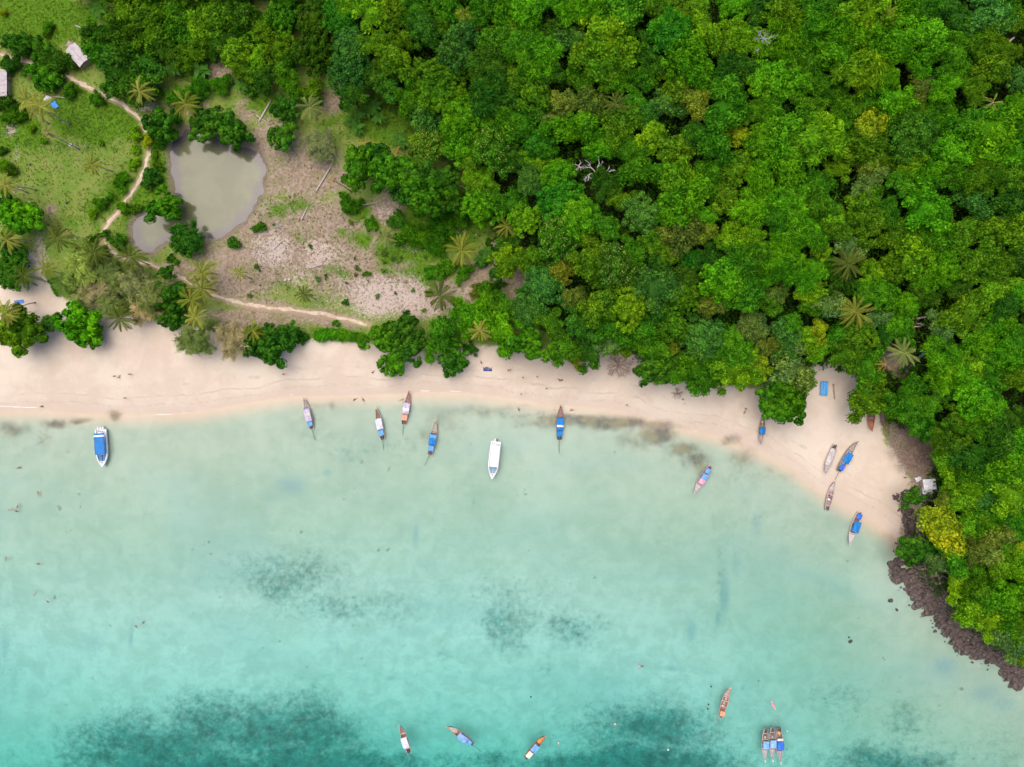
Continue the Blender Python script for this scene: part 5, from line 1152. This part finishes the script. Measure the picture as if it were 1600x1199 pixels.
def bare_branches(px, py, rpx, label, col, up, n=9, depth=3, name='dead_tree', spread=1.0, seed=1, rad=.16, flat=.35):
    x, y, z = place(px, py, up); o = empty(name, (x, y, z)); tag(o, label, 'dead tree' if name == 'dead_tree' else 'brush')
    rg = random.Random(seed); m = MB(); tw = MB()
    mt = paint(col, .9, .1, .3, 2, 'bare_wood')
    MB().tube([(0, 0, -.2), (.05, 0, up * .5), (0, 0, up)], [rad * 2, rad * 1.5, rad * 1.2], 7).build('trunk', mt, o, smooth=True)
    r = rpx * MPP
    def grow(p, d, l, ra, k):
        q = p + d * l * .5 + Vector((rg.uniform(-.1, .1), rg.uniform(-.1, .1), rg.uniform(-.05, .1))) * l; e = p + d * l
        (m if k > 1 else tw).tube([tuple(p), tuple(q), tuple(e)], [ra, ra * .8, ra * .55], 5 if k > 1 else 4)
        if k:
            for _ in range(3):
                dd = (d + Vector((rg.uniform(-.8, .8), rg.uniform(-.8, .8), rg.uniform(-.3, .35)))).normalized(); grow(e if rg.random() < .6 else q, dd, l * rg.uniform(.5, .75), ra * .55, k - 1)
    for i in range(n):
        a = 2 * PI * i / n + rg.uniform(-.3, .3); grow(Vector((0, 0, up * rg.uniform(.75, 1))), Vector((math.cos(a), math.sin(a), flat)).normalized(), r * .46, rad, depth - 1)
    m.add(tw.v, tw.f); m.build('branches', mt, o)
    return o
bare_branches(933, 268, 26, 'bare white snag standing in the dark forest gap', (.60, .56, .52), 10, 5, 4, seed=3, rad=.14)
bare_branches(905, 258, 9, 'small pale bare branches left of the white snag', (.50, .42, .40), 10, 5, 3, seed=4, rad=.12)
bare_branches(966, 572, 24, 'leafless brown bush on the sand at the forest edge', (.28, .18, .14), 1.6, 15, 4, 'dead_bush', seed=5, rad=.13, flat=.2)
bare_branches(1195, 60, 18, 'grey bare twigs showing in the upper forest canopy', (.36, .34, .36), 13, 7, 3, seed=6, rad=.1)
bare_branches(773, 382, 9, 'small pinkish dead palm stump with bare ribs', (.55, .40, .36), 3, 8, 2, seed=8, rad=.1)
k = 0
for px, py, r in ((1405,680,20),(1425,675,24),(1440,690,22),(1400,705,18),(1420,705,24),(1445,712,20),(1412,728,18),(1432,730,18),(1450,665,16),(1392,672,14)):
    k += 1
    bare_branches(px, py, r, 'tangle of dry brown brushwood on the bank above the sand, %s' % ['upper left', 'top centre', 'right of centre', 'left', 'middle', 'right', 'lower left', 'bottom', 'top right', 'nearest the boats'][k - 1], ((.20, .13, .10), (.42, .32, .26), (.26, .17, .13))[k % 3], 1.2, 15, 4, 'dry_brush', seed=20 + k, rad=.07, flat=.3)
bare_branches(1058, 615, 10, 'small round brown dead shrub on the sand by the trees', (.30, .2, .15), .8, 12, 4, 'dead_bush', seed=41, rad=.06, flat=.2)

# ------------------------------------------------------------------ rocks
g = G('rock')
n1 = g.noise(.5, 8, .65, .5); n2 = g.noise(3.5, 5, .7)
c = g.mix(g.ss(n1, .35, .65), (.035, .028, .026), (.19, .14, .115))
c = g.mix(g.math('MULTIPLY', g.ss(n2, .52, .68), .7), c, (.36, .28, .235))
c = g.mix(g.math('MULTIPLY', g.ss(g.noise(.9, 3), .6, .7), .5), c, (.14, .11, .035))
M_ROCK = g.done(g.bsdf(c, .75, .3, g.bump(n2, .8, .3)))
def rock_mesh(seed, flat=.6, lump=.28):
    rng = np.random.default_rng(seed); V = ICO_V.copy(); 
    for _ in range(7):
        d = unit(rng.normal(size=3)); t = rng.uniform(.45, .85); s = V @ d; V = V - np.maximum(s - t, 0)[:, None] * d * .9
    V *= 1 + rng.uniform(-lump, lump, (len(V), 1)) * .5; V[:, 2] *= flat
    me = npmesh('rock', V, ICO_F); me.materials.append(M_ROCK); return me
ROCKS = [rock_mesh(s, f) for s, f in ((1, .6), (2, .5), (3, .7), (4, .45), (5, .6), (6, .8))]
# bedrock ledge: tilted strata running down from the bank to the water
led = empty('rock_ledge', (*pw(1500, 985, 1), .5)); tag(led, 'dark tilted rock ledge along the headland shore', 'rocks')
LR = random.Random(4); lx0, ly0 = led.location.x, led.location.y
LINE = [(1410,770),(1412,800),(1418,825),(1412,850),(1408,880),(1425,905),(1445,930),(1462,945),(1480,962),(1500,985),(1515,1005),(1535,1015),(1560,1025),(1580,1045),(1605,1070)]
for i in range(len(LINE) - 1):
    a, b = LINE[i], LINE[i + 1]; ns = 7
    for j in range(ns):
        f = (j + LR.random()) / ns; bx, by = lerp(a[0], b[0], f), lerp(a[1], b[1], f)
        wide = 16 if by < 870 else 42 if by < 1010 else 32
        for q in range(2 if by < 870 else 4):
            s = LR.uniform(-.5, .6) * wide if by > 870 else LR.uniform(-.1, 1) * wide
            px, py = bx + s * .85, by - s * .5
            x, y, z = place(px, py, .5)
            o = link('slab', ROCKS[LR.randrange(6)], led, (x - lx0, y - ly0, max(z, -.1) + LR.uniform(-.1, .35) - led.location.z))
            if by > 880: sc = (LR.uniform(1.3, 2.8), LR.uniform(.8, 1.7), LR.uniform(.9, 1.6)); ang = R(22 + LR.uniform(-10, 12))
            else: sc = (LR.uniform(.6, 1.5), LR.uniform(.5, 1.2), LR.uniform(.7, 1.3)); ang = LR.uniform(0, 3)
            o.scale = sc; o.rotation_euler = (LR.uniform(-.25, .25), LR.uniform(-.2, .2), ang)
def rock(px, py, r, label, group, i, zo=0.0):
    x, y, z = place(px, py, .2)
    o = link('rock', ROCKS[i % 6].copy() if False else ROCKS[i % 6], None, (x, y, z + zo)); o.scale = (r * LR.uniform(.8, 1.3), r * LR.uniform(.7, 1.1), r * LR.uniform(.7, 1.1)); o.rotation_euler = (LR.uniform(-.2, .2), LR.uniform(-.2, .2), LR.uniform(0, 6))
    tag(o, label, 'rock', group); return o
for i, (px, py, r, lab) in enumerate(((1392,939,1.0,'round brown boulder in the shallows left of the ledge'),(1402,952,.7,'small dark boulder just below the round brown one'),(1461,987,.8,'dark boulder alone in the water below the ledge'),(1329,1002,1.1,'oblong dark rock alone in the open bay'),(1327,996,.5,'small stone touching the oblong rock in the bay'),(1495,1018,.6,'dark stone by the ledge where it turns seaward'),(1505,1022,.7,'dark stone right beside the turning ledge'),(1407,921,.45,'pale-edged small stone left of the upper ledge'),(1401,777,1.0,'dark rock at the corner of the sand below the shed'),(1396,775,.6,'small dark rock left of the corner rock'),(1405,797,.8,'flat dark rock at the sand corner, below the first'),(1404,783,.5,'small dark rock between two corner rocks'),(1586,965+100,.7,'dark rock at the lower right edge of the ledge'),(1186,1065,.6,'round dark stone right of the open brown boat'))):
    rock(px, py, r, lab, 'loose rocks', i, -.15 if px < 1340 or py > 900 else 0)
for i in range(46):
    f = LR.random(); k = LR.randrange(4, len(LINE) - 1); a, b = LINE[k], LINE[k + 1]
    px, py = lerp(a[0], b[0], f), lerp(a[1], b[1], f); s = LR.uniform(16, 34) if py > 880 else LR.uniform(4, 14)
    rock(px - s * .75, py + s * .5, LR.uniform(.18, .5), 'small dark stone, one of many strewn in the shallows along the rock ledge', 'stones along the ledge', i, -.05)

# rubble, husks and litter in the clearing and on the grass: nobody could count it
def litter():
    rng = np.random.default_rng(3); V = []; F = []; LV = []; off = 0
    spots = [(590,465,75,40,520,.16),(415,395,36,28,420,.22),(435,356,8,9,60,.25),(500,420,90,40,260,.12),(650,485,60,20,160,.14),(240,165,22,9,120,.16),(365,420,30,20,60,.16),(90,250,90,40,160,.1),(60,300,60,40,100,.1),(10,205,12,14,60,.16),(640,390,30,12,80,.2),(655,378,30,10,50,.22),(715,362,25,8,50,.2),(810,375,10,14,60,.28),(1441,800,8,10,40,.25),(1440,750,8,5,24,.25),(380,120,40,14,80,.12),(400,200,30,20,60,.14),(120,228,60,4,70,.12),(240,395,20,12,60,.14),(395,330,14,30,60,.15),(410,310,4,30,50,.15),(55,395,8,20,50,.15),(500,350,70,40,120,.1),(275,240,6,30,70,.16),(560,490,60,14,120,.12),(330,375,30,5,50,.15)]
    for px, py, rx, ry, n, s in spots:
        a = px + rng.normal(size=n) * rx * .5; b = py + rng.normal(size=n) * ry * .5
        x, y = pw(a, b, 2.0); z = height(x, y)
        for i in range(n):
            sc = s * rng.uniform(.3, 1.2); q = ICO_V[:12] * sc * rng.uniform(.5, 1.3, 3) ; th = rng.uniform(0, 6); c_, s_ = math.cos(th), math.sin(th)
            q = np.stack([q[:, 0] * c_ - q[:, 1] * s_, q[:, 0] * s_ + q[:, 1] * c_, q[:, 2] * .5], 1) + np.array([x[i], y[i], z[i] + .04])
            V.append(q); F.append(np.array([(0,11,5),(0,5,1),(0,1,7),(0,7,10),(0,10,11),(1,5,9),(5,11,4),(11,10,2),(10,7,6),(7,1,8),(3,9,4),(3,4,2),(3,2,6),(3,6,8),(3,8,9),(4,9,5),(2,4,11),(6,2,10),(8,6,7),(9,8,1)]) + off); off += 12; LV.append(np.full(20, rng.random()))
    g = G('litter'); lv = g.attr('lv')
    c = g.mix(g.ss(lv, .0, .9), (.19, .145, .12), (.46, .41, .36)); c = g.mix(g.ss(lv, .02, .0), c, (.1, .2, .4))
    o = link('rubble', npmesh('rubble', np.concatenate(V), np.concatenate(F), [('lv', 'FACE', np.concatenate(LV))]), mat=g.done(g.bsdf(c, .9, .1)))
    tag(o, 'scattered grey rubble and dry husks over the clearing and meadow', 'rubble', kind='stuff')
litter()
for i, (px, py, lab) in enumerate(((20,268,'dark round husk heap in the pale meadow at left'),(46,257,'small dark stump in the pale meadow'),(46,316.5,'grey stump near the brown soil patch'),(103,316.5,'dark stump beside the small white post in the meadow'),(275,410,'concrete ring well cover beside the path bend'),(446,438,'pale stump in the lower clearing'),(452,437,'grey stump right beside the pale one'),(629,487,'dark stump among the white husks'))):
    x, y, z = place(px, py, .3); o = empty('stump', (x, y, z)); tag(o, lab, 'stump')
    r = .55 if i in (0, 4) else .4
    m = MB(); m.tube([(0, 0, -.2), (.02, 0, .2), (0, .02, .5)], [r * 1.1, r, r * .9], 9).build('stump_wood', paint((.10, .085, .08) if i in (0, 1, 3, 7) else (.42, .38, .36), .9, .1, .3, 4, 'stump'), o)
    MB().tube([(0, .02, .5), (0, .02, .53)], [r * .65, r * .6], 9).build('cut_face', paint((.2, .16, .13) if i in (0, 1, 3, 7) else (.5, .46, .42), .9, .1, .3, 4, 'cut_wood'), o)

# ------------------------------------------------------------------ people: tiny figures on the sand and in the water
def skin_body(name, joints, edges, radii):
    me = bpy.data.meshes.new(name + '_cage'); me.from_pydata(joints, edges, []); o = bpy.data.objects.new('cage', me); COL.objects.link(o)
    md = o.modifiers.new('skin', 'SKIN'); md.use_smooth_shade = True
    for v, r in zip(me.skin_vertices[0].data, radii): v.radius = (r, r)
    me.skin_vertices[0].data[0].use_root = True
    sub = o.modifiers.new('sub', 'SUBSURF'); sub.levels = 1; sub.render_levels = 1
    dg = bpy.context.evaluated_depsgraph_get(); out = bpy.data.meshes.new_from_object(o.evaluated_get(dg)); out.name = name
    bpy.data.objects.remove(o); return out
EDG = [(0,1),(1,2),(2,3),(3,4),(2,5),(5,6),(6,7),(2,8),(8,9),(9,10),(0,11),(11,12),(12,13),(13,14),(0,15),(15,16),(16,17),(17,18)]
RAD = [.15,.14,.15,.06,.10,.06,.045,.035,.06,.045,.035,.09,.06,.04,.045,.09,.06,.04,.045]
def pose(kind):
    if kind == 'stand':
        return [(0,0,.95),(0,0,1.15),(0,0,1.40),(0,0,1.53),(.02,0,1.66),(0,.2,1.40),(.04,.27,1.12),(.16,.25,.90),(0,-.2,1.40),(-.02,-.27,1.12),(.1,-.25,.88),(0,.1,.86),(.05,.11,.48),(-.02,.11,.09),(.14,.12,.05),(0,-.1,.86),(-.02,-.11,.48),(-.12,-.11,.09),(.03,-.12,.05)]
    if kind == 'sit':
        return [(0,0,.16),(-.05,0,.36),(-.08,0,.60),(-.07,0,.72),(-.04,0,.85),(-.08,.2,.60),(-.18,.28,.36),(-.2,.3,.1),(-.08,-.2,.60),(.1,-.26,.42),(.3,-.18,.36),(.06,.1,.14),(.42,.14,.34),(.72,.14,.08),(.84,.15,.06),(.06,-.1,.14),(.45,-.12,.18),(.86,-.12,.08),(.97,-.12,.12)]
    return [(0,0,0),(.2,0,.02),(.45,0,.03),(.58,0,.06),(.70,0,.1),(.45,.2,.02),(.62,.40,.0),(.85,.48,-.02),(.45,-.2,.02),(.3,-.45,.0),(.1,-.55,-.04),(-.1,.1,0),(-.5,.16,-.03),(-.9,.2,-.05),(-1.02,.2,-.05),(-.1,-.1,0),(-.5,-.18,-.06),(-.85,-.25,-.02),(-.97,-.26,-.03)]
BODY = {k: skin_body('body', pose(k), EDG, RAD) for k in ('stand', 'sit', 'swim')}
M_SKIN = paint((.42, .24, .16), .6, .3, .12, 5, 'skin')
for b in BODY.values(): b.materials.clear(); b.materials.append(M_SKIN)
def person(px, py, kind, col, label, rot=0.0, z=None):
    x, y, gz = place(px, py, .2); zz = gz if z is None else z
    o = empty('person', (x, y, zz), R(rot)); tag(o, label, 'person', 'people on the beach and in the water')
    link('body', BODY[kind], o)
    J = pose(kind); m = MB()
    a, b, c = Vector(J[0]), Vector(J[1]), Vector(J[2])
    m.tube([tuple(a - (b - a) * .3), tuple(a), tuple(b), tuple(lerp(b, c, .9))], [.19, .185, .175, .185], 9).build('clothing', paint(col, .8, .1, .2, 5, 'cloth'), o, smooth=True)
    hd = Vector(J[4]) + Vector((-.015, 0, .02)) if kind != 'swim' else Vector(J[4]) + Vector((.02, 0, .03))
    V = ICO_V * np.array([.115, .105, .12]) + np.array(hd)
    MB().add(V.tolist(), ICO_F.tolist()).build('hair', paint((.03, .022, .018), .6, .3, .2, 6, 'hair'), o, smooth=True)
    return o
for i, a in enumerate(((181,588,'stand',(.5,.5,.52),'person in pale clothes standing mid-beach, left of another'),(186,590,'sit',(.6,.55,.5),'person in pale clothes sitting close beside the mid-beach stander'),(205,585,'stand',(.1,.07,.08),'person in dark clothes standing mid-beach below the casuarinas'),(66,635,'sit',(.25,.1,.06),'person in brown sitting where foam meets the left sand'),(197,622,'stand',(.6,.2,.2),'person in red standing above the waterline at left'),(444,585,'stand',(.05,.05,.06),'person in black standing alone on the middle beach'),(582,582,'sit',(.08,.07,.06),'person in dark clothes sitting left of the big beach tree'),(752,567,'sit',(.25,.08,.06),'person in dark red sitting above the blue mat'),(764,577,'sit',(.7,.6,.6),'person in pale clothes sitting on the blue beach mat'),(794,579,'stand',(.06,.06,.08),'person in black standing right of the blue mat'),(797,578,'stand',(.6,.3,.25),'person in coral standing right of the blue mat'),(817,590,'stand',(.05,.06,.08),'person in dark clothes standing on sand, midway to the leafless bush'),(839,589,'stand',(.6,.08,.14),'person in crimson standing on the sand below the trees'),(874,594,'sit',(.06,.05,.05),'person in black sitting, left of a seated pair'),(878,594,'sit',(.2,.1,.06),'person in brown sitting, right of a seated pair'),(854,607,'stand',(.1,.08,.06),'person in dark clothes standing above the blue-canopied boat'),(814,616,'stand',(.05,.05,.05),'person in black walking near the waterline'),(979,633,'stand',(.1,.08,.07),'person standing near the weed line, right of the middle'),(1066,624,'stand',(.08,.06,.05),'person in dark clothes beside the round dead shrub'),(1164,639,'stand',(.5,.2,.15),'person in rust-coloured clothes left of the overhanging tree'),(1163,644,'sit',(.4,.15,.1),'person in rust-coloured clothes sitting left of the overhanging tree'),(64,527,'stand',(.65,.12,.2),'person in red beside the yellowish almond tree at left'),(1412,746,'stand',(.08,.08,.08),'person in black on the sand left of the white shed'))):
    person(*a, rot=i * 67)
for i, a in enumerate(((30,731,(.2,.12,.1),'swimmer nearest the left shore, below the blue speedboat'),(62,771,(.6,.2,.15),'swimmer in red alone, right of the left-hand trio'),(19,796,(.5,.3,.2),'swimmer at the left of a group of three'),(30,790,(.3,.2,.1),'swimmer at the top of a group of three'),(28,798,(.03,.03,.05),'swimmer in black at the bottom of a group of three'),(14,872,(.4,.3,.2),'swimmer close to the left edge of the picture'),(66,880,(.05,.06,.05),'swimmer in dark clothes far from the left shore'),(61,925,(.6,.3,.25),'swimmer in coral, upper of a pair'),(80,937,(.15,.1,.08),'swimmer in dark clothes, lower of a pair'),(229,970,(.03,.03,.04),'swimmer in black, right of two in the open bay'),(219,976,(.05,.05,.05),'swimmer in black, left of two in the open bay'),(555,624,(.04,.04,.05),'wader in black between two longtail boats, left one'),(567,624,(.05,.05,.05),'wader in black between two longtail boats, right one'),(627,625,(.6,.35,.1),'wader in orange left of the boat with salmon awning'),(811,641,(.05,.05,.05),'wader in black left of the blue longtail boat'),(894,641,(.4,.15,.1),'wader in rust right of the blue longtail boat'),(996,1036,(.6,.6,.6),'swimmer in white, left of a pair in the middle bay'),(1000,1036,(.04,.05,.08),'swimmer in navy, right of a pair in the middle bay'),(871,1151,(.6,.6,.62),'swimmer in white right of the orange-bowed boat'),(959,1124,(.7,.7,.7),'swimmer in white above the dark lower seagrass'))):
    person(a[0], a[1], 'swim', a[2], a[3], rot=i * 83 + 20, z=.06)
for i, (px, py, c, lab) in enumerate(((829.5,1089,(.05,.06,.06),'dark mooring buoy above the orange-bowed boat'),(1111,1073,(.05,.06,.05),'dark mooring buoy left of the open brown boat'),(1044,1172,(.75,.75,.75),'white mooring buoy over the dark lower seagrass'),(1107,1101,(.06,.06,.06),'dark mooring buoy, upper of two left of the brown boat'),(1106,1108,(.06,.06,.06),'dark mooring buoy, lower of two left of the brown boat'),(1230,1143,(.4,.55,.85),'pale blue mooring buoy right of the three moored boats'),(1408,922,(.35,.5,.75),'light blue float washed up by the upper rocks'))):
    x, y = pw(px, py, .1); o = empty('buoy', (x, y, 0)); tag(o, lab, 'buoy', 'mooring buoys')
    MB().add((ICO_V * .3 + np.array([0, 0, .08])).tolist(), ICO_F.tolist()).build('float', paint(c, .5, .3, .15, 4, 'buoy'), o, smooth=True)
    MB().tube([(.06 * math.cos(a), 0, .40 + .06 * math.sin(a)) for a in [q * PI / 4 for q in range(9)]], .02, 5).build('ring', paint((.2, .2, .2), .5, .3, .15, 4, 'ring'), o)

# the forest goes on beyond the frame: one continuous canopy nobody could count
def canopy_beyond():
    rng = np.random.default_rng(12); cs = []
    for _ in range(9000):
        px, py = rng.uniform(100, 1900), rng.uniform(-300, 1000)
        if not ((py < -17) or (px > 1622 and py < 960)): continue
        if px < 560 and py < -140 and rng.random() < .6: continue
        if all((px - a) ** 2 + (py - b) ** 2 > 36 ** 2 for a, b in cs): cs.append((px, py))
    C = np.array(cs); x, y, z = place_many(C[:, 0], C[:, 1], np.full(len(C), 9.0))
    V, F, LV = [], [], []; off = 0
    for i in range(len(C)):
        r = rng.uniform(4.2, 6.0); n = 420; d = unit(rng.normal(size=(n, 3)) + np.array([0, 0, .5])); d = d[d[:, 2] > -.3]; n = len(d)
        lump = 1 + .2 * np.sin(d[:, 0] * 6 + i) * np.sin(d[:, 1] * 6 + i * 2) + rng.uniform(-.1, .1, n)
        c = np.array([x[i], y[i], z[i] + rng.uniform(5.5, 8.5)])
        p = c + d * (r * lump)[:, None] * np.array([1, 1, .75])
        L = rng.uniform(.7, 1.4, n); v, f = leaves(p, unit(d + rng.normal(size=(n, 3)) * .5), rng.normal(size=(n, 3)), L, L * .65, .2)
        V.append(v); F.append(f + off); off += len(v); t = rng.uniform(-.2, .25); LV.append(np.repeat(np.clip(.45 + t + rng.normal(size=n) * .22, 0, 1), 2))
        v = c + ICO_V * r * np.array([.85, .85, .6]); V.append(v); F.append(ICO_F + off); off += len(v); LV.append(np.full(len(ICO_F), .35))
    o = link('forest_beyond', npmesh('forest_beyond', np.concatenate(V), np.concatenate(F), [('lv', 'FACE', np.concatenate(LV))]), mat=M_LEAF)
    o.color = (.062, .20, .008, 1)
    tag(o, 'green forest canopy continuing past the top and right edges', 'forest', kind='stuff')
canopy_beyond()
